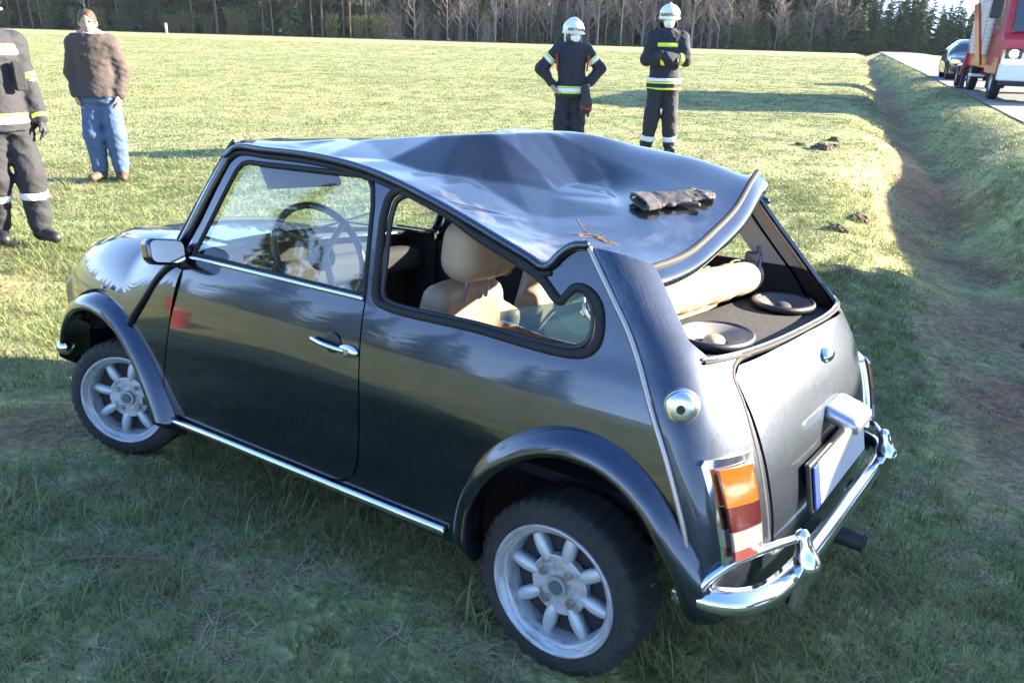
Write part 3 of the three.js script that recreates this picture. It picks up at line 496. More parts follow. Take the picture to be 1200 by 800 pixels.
const facet = (() => {
  const pts = [], hull = polySdf(foldHull, 0);
  for (const l of foldLines) for (let i = 0; i < l.length - 1; i++) for (let k = 0; k <= 6; k++) pts.push([0, 1, 2].map(q => lerp(l[i][q], l[i + 1][q], k / 6)));
  for (const q of [[1.06, .566, 1.252], [.94, .567, 1.246], [.82, .570, 1.238], [.62, .580, 1.202], [.52, .588, 1.176], [.42, .594, 1.150], [.34, .600, 1.124], [.26, .606, 1.098], [.80, .44, 1.243]]) pts.push(q);
  for (let a = 0; a <= 28; a++) for (let b = 0; b <= 24; b++) { const g = gridAt(R3, a / 4, b / 4); if (hull(g[0], g[2]) > .012) pts.push([g[0], g[2], g[1]]); }
  const P = []; pts.forEach((q, i) => { if (!P.some(o => Math.hypot(o[0] - q[0], o[1] - q[1]) < .006)) P.push([q[0] + 1e-5 * ((i * 7) % 11), q[1] + 1e-5 * ((i * 13) % 7), q[2]]); });
  const n = P.length, V2 = [...P, [-20, -20, 0], [20, -20, 0], [0, 30, 0]]; let T = [[n, n + 1, n + 2]];
  const circ = ([a, b, c]) => { const [ax, ay] = V2[a], [bx, by] = V2[b], [cx, cy] = V2[c], d = 2 * (ax * (by - cy) + bx * (cy - ay) + cx * (ay - by)), A = ax * ax + ay * ay, B = bx * bx + by * by, Cc = cx * cx + cy * cy, x = (A * (by - cy) + B * (cy - ay) + Cc * (ay - by)) / d, y = (A * (cx - bx) + B * (ax - cx) + Cc * (bx - ax)) / d; return [x, y, (ax - x) ** 2 + (ay - y) ** 2]; };
  let CC = [circ(T[0])];
  for (let i = 0; i < n; i++) { const edge = new Map(), T2 = [], C2 = []; T.forEach((t, k) => { const c = CC[k]; if ((P[i][0] - c[0]) ** 2 + (P[i][1] - c[1]) ** 2 < c[2]) for (const [a, b] of [[t[0], t[1]], [t[1], t[2]], [t[2], t[0]]]) { const key = Math.min(a, b) + '_' + Math.max(a, b); edge.has(key) ? edge.delete(key) : edge.set(key, [a, b]); } else { T2.push(t); C2.push(c); } }); for (const [a, b] of edge.values()) { T2.push([a, b, i]); C2.push(circ([a, b, i])); } T = T2; CC = C2; }
  T = T.filter(t => t.every(q => q < n));
  const u0 = -.12, v0 = -.62, st = .005, nu = 310, nv = 256; let H = new Float32Array(nu * nv).fill(NaN);
  for (const [a, b, c] of T) { const A = P[a], B = P[b], D = P[c], det = (B[1] - D[1]) * (A[0] - D[0]) + (D[0] - B[0]) * (A[1] - D[1]); if (Math.abs(det) < 1e-12) continue; const i0 = Math.max(0, Math.floor((Math.min(A[0], B[0], D[0]) - u0) / st)), i1 = Math.min(nu - 1, Math.ceil((Math.max(A[0], B[0], D[0]) - u0) / st)), j0 = Math.max(0, Math.floor((Math.min(A[1], B[1], D[1]) - v0) / st)), j1 = Math.min(nv - 1, Math.ceil((Math.max(A[1], B[1], D[1]) - v0) / st)); for (let i = i0; i <= i1; i++) for (let j = j0; j <= j1; j++) { const x = u0 + i * st, y = v0 + j * st, l1 = ((B[1] - D[1]) * (x - D[0]) + (D[0] - B[0]) * (y - D[1])) / det, l2 = ((D[1] - A[1]) * (x - D[0]) + (A[0] - D[0]) * (y - D[1])) / det; if (l1 > -1e-6 && l2 > -1e-6 && l1 + l2 < 1 + 1e-6) H[i * nv + j] = l1 * A[2] + l2 * B[2] + (1 - l1 - l2) * D[2]; } }
  for (let r = 0; r < 4; r++) { const G = H.slice(); for (let i = 1; i < nu - 1; i++) for (let j = 1; j < nv - 1; j++) { let s = 0, c = 0; for (let a = -1; a <= 1; a++) for (let b = -1; b <= 1; b++) { const h = G[(i + a) * nv + j + b]; if (h === h) { s += h; c++; } } if (c && G[i * nv + j] === G[i * nv + j]) H[i * nv + j] = s / c; } }
  return (u, v) => { const w = 1 - sstep(-.01, .045, hull(u, v)); if (w <= 0) return [0, 0]; const x = (u - u0) / st, y = (v - v0) / st, i = Math.round(x), j = Math.round(y), fx = x - i, fy = y - j; if (i < 1 || j < 1 || i > nu - 2 || j > nv - 2) return [0, 0]; const wx = [.5 * (.5 - fx) ** 2, .75 - fx * fx, .5 * (.5 + fx) ** 2], wy = [.5 * (.5 - fy) ** 2, .75 - fy * fy, .5 * (.5 + fy) ** 2]; let s = 0; for (let a = 0; a < 3; a++) for (let b = 0; b < 3; b++) { const h = H[(i + a - 1) * nv + j + b - 1]; if (h !== h) return [0, 0]; s += h * wx[a] * wy[b]; } return [w, s]; };
})();
const roofFn = (s, t) => { const [u, h0, v] = gridAt(R3, s, t), e = Math.min(1, s, 7 - s, t, 6 - t), [w, hf] = facet(u, v), h = lerp(h0, hf, w * sstep(0, .25, e)); return C0(u, h + .0010 * e * noise3(u * 6, v * 6, 2), v); };
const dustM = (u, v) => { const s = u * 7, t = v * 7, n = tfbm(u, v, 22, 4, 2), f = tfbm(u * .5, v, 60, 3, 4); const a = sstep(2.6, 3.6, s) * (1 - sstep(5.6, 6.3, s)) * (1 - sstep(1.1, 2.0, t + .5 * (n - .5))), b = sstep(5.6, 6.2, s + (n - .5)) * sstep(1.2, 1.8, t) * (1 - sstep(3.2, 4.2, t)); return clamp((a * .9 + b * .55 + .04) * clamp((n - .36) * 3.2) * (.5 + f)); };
const paintRoofDimmed = new THREE.MeshPhysicalMaterial({ map: tex(512, 512, (u, v) => { const m = dustM(u, v) * .75, q = .09 + .04 * tfbm(u, v, 200, 2) + .02 * tfbm(u, v, 6, 3, 5); return [lerp(q * .89, .44, m), lerp(q * .98, .39, m), lerp(q * 1.16, .35, m)]; }, true), metalness: .85, metalnessMap: tex(256, 256, (u, v) => { const m = 1 - dustM(u, v); return [m, m, m]; }), roughness: .30, clearcoat: 1, clearcoatRoughness: .05 });  // car paint darkened here to dim the mirrored sky, plus dust patches
const roof = mesh('crushed_roof', patch(roofFn, 0, 7, 210, 0, 6, 180, null, .006, 1, 1 / 7), paintRoofDimmed, car);
mesh('headliner', patch((s, t) => roofFn(s, t).add(V(0, -.02, 0)), .15, 6.9, 60, .1, 5.9, 50, null, .006, 1), liner, roof);
{
  const lip = [], lip2 = []; for (let i = 0; i <= 40; i++) { const t = i / 40 * 6; lip.push(roofFn(7, t).add(V(-.004, .003, 0))); }
  mesh('rear_lip_seal', tube(lip, .0105, 120, 8), rubber, roof);
  const L2 = curve([0, 1, 3, 4, 5, 6], [1.012, 1.008, 1.062, 1.108, 1.166, 1.196]);
  mesh('rear_window_header', patch((t, q) => { const a = roofFn(7, t).add(V(-.006, -.004, 0)); const dh = L2(t) - a.y; return V(a.x - .030 * Math.sin(q * 1.9), a.y + dh * q, a.z + (t > 5.5 ? .02 * q : 0)); }, 0, 6, 80, 0, 1, 8, null, .006, 1), paint, roof);
}
// right rear pillar: inside trim, light above and black carpet below
mesh('pillar_trim', [patch((u, h) => C(u, h, -(Wd(u, h) - .035)), -.12, .14, 30, .98, 1.225, 20, (u, h) => Math.max(seamU(h) + .01 - u, u - seamU(h) - .10), .006, 1), patch(rearFn(.022), -1, -.70, 24, .98, 1.225, 20, (k, h) => -.53 - pv(k, h) < 0 ? 1 : -1, .006, -1)], liner, car);
mesh('side_carpet', [patch((u, h) => C(u, h, -(Wd(u, h) - .035)), -.2, .2, 30, .86, .98, 14, (u, h) => seamU(h) + .01 - u, .006, 1), patch(rearFn(.022), -1, -.70, 24, .86, .98, 12, (k, h) => -.53 - pv(k, h) < 0 ? 1 : -1, .006, -1)], carpet, car);
mesh('side_carpet', patch((u, h) => C(u, h, (Wd(u, h) - .045)), -.33, .0, 20, .60, .90, 14, polySdf([[-.22, .6], [-.02, .6], [-.02, .86], [-.16, .86]]), .008, -1), carpet, car);
// seat-belt reel and strap at the right pillar
mesh('belt_reel', [box(.05, .05, .04, 0, 0, 0, .008).translate(...C(-.02, 1.0, -.47).toArray()), tube([C(-.03, 1.04, -.48), C(-.05, .97, -.44), C(-.02, .94, -.40)], .008, 20, 6)], std(.12, .12, .13, .4, .5), car);
mesh('seat_belt', patch((s, t) => C(lerp(-.0, .05, s), lerp(1.0, .955, s) + .01 * Math.sin(s * 6), -.44 + s * .12 + t * .045), 0, 1, 12, 0, 1, 2, null, .003, 1), std(.35, .28, .21, .8), car);
// door mirror
for (const σ of [1, -1]) {
  const m = group('door_mirror', car); m.position.copy(C(1.535, .900, σ * .735)); m.scale.setScalar(.72); m.rotation.z = -.16; m.rotation.y = σ * -.10;
  const house = (x, y, z) => Math.max(sdBox(x, y + .12 * z * σ, z, .058, .062, .088, .042), -sdBox(x + .06, y + .12 * z * σ, z, .02, .05, .076, .03));
  mesh('housing', surfNet(house, V(-.09, -.09, -.12), V(.09, .09, .12), .006), paint, m);
  mesh('mirror_glass', patch((a, b) => V(-.050, b - .12 * a * σ, a), -.076, .076, 30, -.052, .052, 24, (a, b) => Math.hypot(Math.max(Math.abs(a) - .05, 0), Math.max(Math.abs(b) - .024, 0)) - .025, .002, 1), mirrorMat, m);
  mesh('stalk', surfNet((x, y, z) => sdCap(x, y, z, [.0, -.045, .04 * σ], [.0, -.08, .115 * σ], .022, .03), V(-.06, -.13, -.17), V(.06, 0, .17), .01), blackTrim, m);
}
// ---- wheels
const tread = (() => {
  const pr = [[.165, -.060], [.178, -.077], [.190, -.081], [.208, -.079], [.224, -.072], [.233, -.063], [.2365, -.05], [.2365, .05], [.233, .063], [.224, .072], [.208, .079], [.188, .081], [.168, .077], [.150, .070]];
  const n = 168, pos = [], idx = [], uv = [], m = pr.length;
  for (let i = 0; i <= n; i++) { const a = i / n * Math.PI * 2; pr.forEach(([r, w], k) => { const lug = (k >= 4 && k <= 9) ? ((i + (k > 6 ? 2 : 0)) % 4 < 2 ? .0 : -.005) : 0; pos.push(Math.cos(a) * (r + lug), Math.sin(a) * (r + lug), w); uv.push(i / n * 1.5, r * 3); }); }
  for (let i = 0; i < n; i++) for (let k = 0; k < m - 1; k++) { const a = i * m + k, b = a + 1, c = a + m, d = c + 1; idx.push(a, b, c, b, d, c); }
  const g = bufgeo(pos, null, uv, idx).toNonIndexed(); g.computeVertexNormals(); return g;
})();
const tyreTex = tex(256, 256, (u, v) => { const d = tfbm(u, v, 12, 4), q = .13 + .05 * tfbm(u, v, 64, 2, 3); const m = clamp((d - .45) * 3); return [lerp(q, .30, m * .45), lerp(q, .27, m * .45), lerp(q, .22, m * .45)]; }, true);
const tyreMat = new THREE.MeshStandardMaterial({ map: tyreTex, roughness: .9 });
const rimTex = tex(256, 256, (u, v) => { const n = tfbm(u, v, 7, 4, 6), d = tfbm(u, v, 40, 3, 2), m = clamp((n - .42) * 2.6) * clamp(d * 1.6 - .2); return [lerp(.72, .42, m), lerp(.73, .39, m), lerp(.74, .35, m)]; }, true, 3);
const alloy = new THREE.MeshStandardMaterial({ map: rimTex, roughness: .5, metalness: .45 }), alloyDull = std(.34, .34, .34, .5, .5), capMat = std(.10, .14, .15, .4, .4);
const rimGeo = new THREE.LatheGeometry([[.170, -.062], [.1765, -.074], [.176, -.081], [.171, -.083], [.165, -.077], [.160, -.068], [.153, -.064], [.147, -.058], [.143, -.03], [.143, .02], [.150, .05], [.165, .064]].map(([r, y]) => new THREE.Vector2(r, y)), 72).rotateX(Math.PI / 2);
function makeWheel(steer, pos, outward) {
  const w = group('wheel', car); w.position.copy(pos);
  mesh('tyre', tread, tyreMat, w); const rim = mesh('rim', rimGeo, alloy, w);
  mesh('brake_drum', cyl(.141, .141, .05, 0, 0, 0, 40).rotateX(Math.PI / 2).translate(0, 0, .012), darkIn, w);
  const disc = []; const ring = new THREE.Shape(); ring.absarc(0, 0, .078, 0, Math.PI * 2); const dg = new THREE.ExtrudeGeometry(ring, { depth: .016, bevelEnabled: true, bevelSize: .004, bevelThickness: .004, bevelSegments: 2, curveSegments: 40 }); dg.translate(0, 0, -.038); mesh('hub_disc', dg, alloy, w);
  const sg = surfNet((x, y, z) => { let d = sdEll(x - .108, y, z + .036, .043, .0175, .014); d = smin(d, sdBox(x - .1, y, z + .018, .05, .012, .014, .008), .02); return d; }, V(.04, -.04, -.075), V(.165, .04, .02), .005);
  for (let i = 0; i < 8; i++) { const s = mesh('spoke', sg, alloy, w); s.rotation.z = i * Math.PI / 4 + .2; }
  for (let i = 0; i < 4; i++) { const a = i * Math.PI / 2 + .62; mesh('wheel_nut', cyl(.0105, .0115, .02, 0, 0, 0, 6).rotateX(Math.PI / 2).translate(Math.cos(a) * .052, Math.sin(a) * .052, -.048), steel, w); }
  mesh('center_cap', merge([cyl(.026, .029, .014, 0, 0, 0, 32).rotateX(Math.PI / 2).translate(0, 0, -.048)]), alloyDull, w); mesh('cap_badge', cyl(.019, .019, .004, 0, 0, 0, 28).rotateX(Math.PI / 2).translate(0, 0, -.057), capMat, w);
  w.rotation.set(0, (outward > 0 ? 0 : Math.PI) + steer, 0); return w;
}
makeWheel(0, C(0, .25, .600), 1); makeWheel(0, C(0, .25, -.600), -1);
makeWheel(.48, C(2.036, .25, .600), 1); makeWheel(.48, C(2.036, .25, -.600), -1);
// ------------------------------------------------------------------ people.  Own axes: x to the person's left, y up, z forward.
const navy = std(.016, .018, .027, .85, 0, { bumpMap: noiseBump, bumpScale: .006 }), greyKit = std(.022, .022, .027, .85, 0, { bumpMap: noiseBump, bumpScale: .006 }), limeBand = std(.62, .78, .06, .6), silverBand = std(.72, .73, .74, .35), bootMat = std(.02, .018, .017, .5), skin = std(.40, .23, .17, .6), helmetMat = phys(.66, .70, .60, .25, 0, { clearcoat: .7 }), maskMat = std(.8, .81, .82, .8), gloveMat = std(.022, .022, .024, .7), brownJacket = std(.055, .042, .037, .85, 0, { bumpMap: noiseBump, bumpScale: .006 }), jeans = std(.06, .10, .19, .85, 0, { bumpMap: noiseBump, bumpScale: .005 }), hairMat = std(.06, .035, .02, .7), redTrim = std(.42, .03, .03, .7), capeMat = std(.55, .56, .55, .7), whiteCloth = std(.68, .68, .70, .85), darkBag = std(.03, .028, .03, .8);
const A3 = (a, b, t) => [lerp(a[0], b[0], t), lerp(a[1], b[1], t), lerp(a[2], b[2], t)];
function bounds(pts, m) { const lo = V(1e9, 1e9, 1e9), hi = V(-1e9, -1e9, -1e9); for (const p of pts) { lo.min(V(...p)); hi.max(V(...p)); } return [lo.addScalar(-m), hi.addScalar(m)]; }
function handGeo(w, dir, across, palmN, curl, r = 1) { // wrist, pointing direction, direction towards the thumb, palm normal
  const D = V(...dir).normalize(), T = V(...across).normalize(), N = V(...palmN).normalize(), W = V(...w), caps = [];
  const P = (a, b, c) => W.clone().addScaledVector(D, a).addScaledVector(T, b).addScaledVector(N, c).toArray();
  const palm = [[P(.0, 0, 0), P(.085, 0, 0), .026, .03]];
  for (let i = 0; i < 4; i++) { const b = .028 - i * .019, L = [.07, .078, .072, .056][i]; palm.push([P(.02, b * .6, 0), P(.088, b, 0), .014, .012]); const c1 = curl, c2 = curl * 1.9; const k1 = P(.088 + L * .5 * Math.cos(c1), b, L * .5 * Math.sin(c1)), k2 = P(.088 + L * .5 * Math.cos(c1) + L * .5 * Math.cos(c2), b * 1.02, L * .5 * Math.sin(c1) + L * .5 * Math.sin(c2)); caps.push([P(.086, b, 0), k1, .0105, .0095], [k1, k2, .0095, .008]); }
  const t1 = P(.055, .055, .012), t2 = P(.085, .062, .026); palm.push([P(.015, .02, 0), t1, .017, .013]); caps.push([t1, t2, .0125, .010]);
  const all = [...palm, ...caps];
  const f = (x, y, z) => { let d = 9; for (const c of palm) d = smin(d, sdCap(x, y, z, c[0], c[1], c[2] * r, c[3] * r), .02); for (const c of caps) d = smin(d, sdCap(x, y, z, c[0], c[1], c[2] * r, c[3] * r), .006); return d; };
  const [lo, hi] = bounds(all.flatMap(c => [c[0], c[1]]), .04); return surfNet(f, lo, hi, .0055);
}
function person(name, o, pos, turn) {
  const g = group(name); g.position.copy(pos); g.rotation.y = turn;
  const J = o.joints, k = o.cell || .013;
  const limb = (x, y, z, l, add) => smin(sdCap(x, y, z, l[0], l[1], l[3][0] + add, l[3][1] + add), sdCap(x, y, z, l[1], l[2], l[3][1] + add, l[3][2] + add), .03);
  const arms = [[J.lsho, J.lelb, J.lwri, [.058, .046, .034]], [J.rsho, J.relb, J.rwri, [.058, .046, .034]]], legs = [[J.lhip, J.lkne, J.lank, [.088, .062, .045]], [J.rhip, J.rkne, J.rank, [.088, .062, .045]]];
  const cx = y => lerp(J.pelvis[0], J.chest[0], clamp((y - J.pelvis[1]) / (J.chest[1] - J.pelvis[1]))), cz = y => lerp(J.pelvis[2], J.chest[2], clamp((y - J.pelvis[1]) / (J.chest[1] - J.pelvis[1])));
  const wA = curve([.8, .95, 1.1, 1.25, 1.4, 1.48, 1.54], [.165, .16, .148, .168, .185, .15, .06]), wB = curve([.8, .95, 1.1, 1.25, 1.4, 1.48, 1.54], [.115, .115, .108, .118, .112, .085, .05]);
  const torso = (x, y, z, add) => { const yy = y / o.scale, a = wA(clamp(yy, .8, 1.54)) * o.scale + add, b = wB(clamp(yy, .8, 1.54)) * o.scale + add; const d = (Math.hypot((x - cx(y)) / a, (z - cz(y)) / b) - 1) * Math.min(a, b); return Math.max(d, y - 1.54 * o.scale, .86 * o.scale - y - .04); };
  const H = J.head;
  const skull = (x, y, z) => { const ca = Math.cos(-o.look || 0), sa = Math.sin(-o.look || 0), px = (x - H[0]) * ca + (z - H[2]) * sa, pz = -(x - H[0]) * sa + (z - H[2]) * ca, py = y - H[1]; let d = sdEll(px, py - .03, pz + .005, .076, .095, .094); d = smin(d, sdEll(px, py + .045, pz - .018, .058, .07, .07), .04); d = smin(d, sdEll(px, py + .015, pz - .098, .014, .024, .02), .015); for (const s of [-1, 1]) { d = smin(d, sdEll(px - s * .08, py + .005, pz + .01, .012, .03, .02), .01); d = Math.max(d, -(Math.hypot(px - s * .032, py - .018, pz - .098) - .016)); } return d; };
  const bodyF = (x, y, z) => { let d = torso(x, y, z, -.012); for (const l of arms) d = smin(d, limb(x, y, z, l, -.012), .04); for (const l of legs) d = smin(d, limb(x, y, z, l, -.012), .05); d = smin(d, sdCap(x, y, z, J.neck, H, .052, .05), .03); for (const [a, t] of [[J.lank, J.ltoe], [J.rank, J.rtoe]]) d = smin(d, sdCap(x, y, z, [a[0], .05, a[2]], [t[0], .04, t[2]], .035, .03), .03); return d; };
  const allP = Object.values(J), [lo, hi] = bounds(allP, .3); lo.y = -.02;
  const headG = surfNet((x, y, z) => smin(skull(x, y, z), sdCap(x, y, z, J.neck, H, .054, .05), .03), V(H[0] - .15, H[1] - .2, H[2] - .17), V(H[0] + .15, H[1] + .16, H[2] + .17), .008);
  const hands = []; if (o.hands) for (const h of o.hands) hands.push(handGeo(...h));
  const body = mesh('body', merge([surfNet(bodyF, lo, hi, .02), headG, ...(o.gloves ? [] : hands)]), skin, g);
  if (o.gloves) hands.forEach(h => mesh('glove', h, gloveMat, g));
  // clothes
  const wob = (x, y, z) => .010 * noise3(x * 9 + 3 * y, y * 11, z * 9) + .0055 * noise3(x * 22 + 9 * y, y * 26, z * 22) + .002 * noise3(x * 50, y * 60, z * 50);
  const jk = (x, y, z) => { const flare = .03 + .025 * sstep(1.05, .88, y / o.scale); let d = Math.max(torso(x, y, z, flare), o.hem - y); for (const l of arms) { const n = [l[0], l[1], A3(l[1], l[2], .97), l[3]]; d = smin(d, limb(x, y, z, n, .026), .05); } d = smin(d, sdCap(x, y, z, A3(J.neck, J.chest, .12), A3(J.neck, H, .28), .085, .076), .05); return Math.max(d + wob(x, y, z), y - (J.neck[1] + .055)); };
  const tr = (x, y, z) => { let d = 9; for (const l of legs) d = smin(d, limb(x, y, z, [l[0], l[1], A3(l[1], l[2], .90), [l[3][0], l[3][1] + .012, l[3][2] + .018]], .022), .04); d = smin(d, Math.max(torso(x, y, z, .012), y - (o.hem + .1), .80 * o.scale - y), .06); return d + wob(x, y, z); };
  const up = p => p.map(q => q); const [jl, jh] = bounds([J.lsho, J.rsho, J.lelb, J.relb, J.lwri, J.rwri, J.neck, J.chest, [0, o.hem, 0]], .26);
  mesh(o.jacketName || 'jacket', surfNet(jk, jl, jh, k), o.jacket, g);
  const [tl, th] = bounds([J.lhip, J.rhip, J.lkne, J.rkne, J.lank, J.rank], .17); th.y = o.hem + .16;
  mesh('trousers', surfNet(tr, tl, th, k), o.trousers, g);
  for (const [a, t, kn] of [[J.lank, J.ltoe, J.lkne], [J.rank, J.rtoe, J.rkne]]) { const bf = (x, y, z) => { let d = sdCap(x, y, z, [a[0], .055, a[2] - .01], [t[0], .045, t[2]], .055, .043); d = smin(d, sdCap(x, y, z, [a[0], .06, a[2]], A3(a, kn, .32), .055, .064), .04); return Math.max(d, .0 - y); }; const [b0, b1] = bounds([a, t, A3(a, kn, .4)], .1); b0.y = -.02; mesh(o.shoeName || 'boot', surfNet(bf, b0, b1, .012), o.boot || bootMat, g); }
  const along = (x, y, z, a, b, t0) => { const bx = b[0] - a[0], by = b[1] - a[1], bz = b[2] - a[2], L = Math.hypot(bx, by, bz); return ((x - a[0]) * bx + (y - a[1]) * by + (z - a[2]) * bz) / L - t0 * L; };
  for (const b of o.bands || []) {
    let f, bb;
    if (b.on === 'torso') { f = (x, y, z) => { let d = Math.max(torso(x, y, z, .03 + .025 * sstep(1.05, .88, y / o.scale)), 0 - y) + wob(x, y, z); return Math.max(d - .006, Math.abs(y - b.y) - b.w / 2, b.front ? -(z - cz(y)) : -9, b.half ? Math.abs(x) - b.half : -9); }; bb = [V(-.32, b.y - b.w - .03, -.3), V(.32, b.y + b.w + .03, .3)]; bb[0].x += J.pelvis[0]; bb[1].x += J.pelvis[0]; bb[0].z += cz(b.y); bb[1].z += cz(b.y); }
    else { const l = { la: arms[0], ra: arms[1], ll: legs[0], rl: legs[1] }[b.on], s = b.seg ? [l[1], l[2], l[3][1], l[3][2]] : [l[0], l[1], l[3][0], l[3][1]], ad = b.on[1] === 'a' ? .026 : .036; f = (x, y, z) => Math.max(sdCap(x, y, z, s[0], s[1], s[2] + ad, s[3] + ad) + wob(x, y, z) - .007, Math.abs(along(x, y, z, s[0], s[1], b.t)) - b.w / 2); const c = A3(s[0], s[1], b.t); bb = bounds([c], .15); }
    mesh('reflective_band', surfNet(f, bb[0], bb[1], .010), b.c === 'y' ? limeBand : silverBand, g);
  }
  const headPart = (nm, f, m, r = .2, cell = .008) => mesh(nm, surfNet((x, y, z) => { const ca = Math.cos(-o.look || 0), sa = Math.sin(-o.look || 0); return f((x - H[0]) * ca + (z - H[2]) * sa, y - H[1], -(x - H[0]) * sa + (z - H[2]) * ca); }, V(H[0] - r, H[1] - r, H[2] - r), V(H[0] + r, H[1] + r, H[2] + r), cell), m, g);
  for (const s of [-1, 1]) headPart('eye', (x, y, z) => Math.hypot(x - s * .032, y - .016, z - .083) - .0125, std(.03, .025, .02, .3), .13, .006);
  if (o.helmet) {
    headPart('helmet', (x, y, z) => { const e = sdEll(x, y - .055, z + .008, .128, .122, .148); let d = Math.max(e, -(e + .014), -.01 - y - (z < -.02 ? .045 : 0)); d = smin(d, Math.max(sdBox(x, y - .12, z + .02, .012, .075, .13, .01), -(e + .012), e - .016), .01); const br = Math.max(Math.abs(y - .012 + .1 * Math.max(0, z)) - .007, sdEll(x, (y - .012) * .1, z + .0, .138, .5, .165), -sdEll(x, 0, z, .112, .5, .13)); return smin(d, br, .012); }, helmetMat, .2);
    headPart('helmet_visor', (x, y, z) => { const e = sdEll(x, y - .055, z + .008, .136, .126, .157); return Math.max(e, -(e + .006), Math.abs(y - .052) - .02, -z + .05); }, std(.25, .24, .18, .2), .2);
    headPart('neck_guard', (x, y, z) => { const e = sdEll(x, y + .04, z, .112, .16, .13); return Math.max(e, -(e + .012), z + .015, y - .02, -.135 - y); }, o.guard || gloveMat, .2);
    headPart('chin_strap', (x, y, z) => { const e = sdEll(x, y + .02, z - .005, .083, .125, .10); return Math.max(e, -(e + .007), Math.abs(z - .01 + y * .3) - .011, y - .04); }, gloveMat, .2);
  }
  if (o.hair) headPart('hair', (x, y, z) => { let d = sdEll(x, y - .036, z + .014, .086, .10, .102) + .004 * noise3(x * 60, y * 60, z * 60); return Math.max(d, -(sdEll(x, y + .05, z - .10, .09, .105, .09))); }, hairMat, .16);
  if (o.mask) headPart('face_mask', (x, y, z) => { let e = smin(sdEll(x, y + .048, z - .03, .066, .062, .085), sdEll(x, y + .02, z - .10, .022, .03, .026), .03); return Math.max(e, -z + .02, y - .002); }, maskMat, .16, .006);
  return { g, J };
}
const S = 1;
const baseJ = (h) => { const k = h / 1.78; const f = (x, y, z) => [x * k, y * k, z * k]; return { pelvis: f(0, .95, 0), chest: f(0, 1.35, -.01), neck: f(0, 1.49, -.005), head: f(0, 1.645, .02), lsho: f(.185, 1.43, -.01), rsho: f(-.185, 1.43, -.01), lelb: f(.25, 1.14, -.03), relb: f(-.25, 1.14, -.03), lwri: f(.27, .90, .04), rwri: f(-.27, .90, .04), lhip: f(.09, .92, 0), rhip: f(-.09, .92, 0), lkne: f(.11, .50, .02), rkne: f(-.11, .50, .02), lank: f(.12, .09, -.02), rank: f(-.12, .09, -.02), ltoe: f(.16, .04, .15), rtoe: f(-.16, .04, .15), f }; };
const onG = (x, z, dy = 0) => V(x, ground(x, z) + dy, z);
{ // hands on hips
  const J = baseJ(1.66), f = J.f; delete J.f; Object.assign(J, { lsho: f(.19, 1.44, -.01), rsho: f(-.19, 1.44, -.01), lelb: f(.40, 1.20, -.05), relb: f(-.42, 1.19, -.06), lwri: f(.25, 1.02, .05), rwri: f(-.27, 1.00, .04), lank: f(.13, .09, -.02), rank: f(-.12, .09, -.02) });
  const p = person('person', { joints: J, scale: .94, hem: .77, look: .5, jacket: navy, trousers: navy, helmet: true, mask: true, guard: capeMat, hands: [[J.lwri, [-.5, -.75, .35], [.1, -.2, 1], [-1, 0, 0], .5], [J.rwri, [.4, -.8, .35], [-.1, -.2, 1], [1, 0, 0], .5]], bands: [{ on: 'torso', y: .86, w: .05, c: 's' }, { on: 'torso', y: .895, w: .022, c: 'y' }, { on: 'torso', y: .825, w: .022, c: 'y' }, { on: 'la', t: .52, w: .05, c: 's' }, { on: 'la', t: .40, w: .022, c: 'y' }, { on: 'ra', t: .52, w: .05, c: 's' }, { on: 'ra', t: .40, w: .022, c: 'y' }, { on: 'll', seg: 1, t: .62, w: .06, c: 's' }, { on: 'rl', seg: 1, t: .62, w: .06, c: 's' }] }, onG(.66, -10.7, -.06), .05);
  for (const s of [-1, 1]) mesh('side_piping', tube([V(s * .208, 1.32, .05), V(s * .198, 1.2, .075), V(s * .19, 1.1, .07)], .012, 12, 6), redTrim, p.g);
  mesh('collar', surfNet((x, y, z) => { const e = Math.hypot(x, z + .0) - .088; return Math.max(Math.abs(e) - .008, Math.abs(y - 1.42) - .03, -(z - .2 + Math.abs(x) * .0 + 9 * 0) - 9); }, V(-.13, 1.36, -.13), V(.13, 1.48, .13), .008), navy, p.g);
  const bag = surfNet((x, y, z) => { let d = sdCap(x, y, z, [.17, .98, .16], [.19, .78, .17], .05, .075); d = smin(d, sdCap(x, y, z, [.19, .78, .17], [.24, .70, .15], .07, .03), .04); for (let i = 0; i < 3; i++) d = smin(d, sdCap(x, y, z, [.13 + i * .045, .74, .19], [.12 + i * .05, .63, .19], .02, .016), .02); return d + .01 * noise3(x * 24, y * 20, z * 24); }, V(.02, .55, .04), V(.36, 1.08, .3), .01);
  bag.translate(0, -.08, 0); mesh('work_gloves', bag, darkBag, p.g);
  mesh('glove_cuff', [tube([V(.12, .66, .215), V(.2, .64, .235), V(.26, .65, .20)], .012, 12, 6)], redTrim, p.g);
  tag(p.g, 'person in navy fire kit, white helmet and mask standing with hands on hips', 'person', 'firefighters');
}
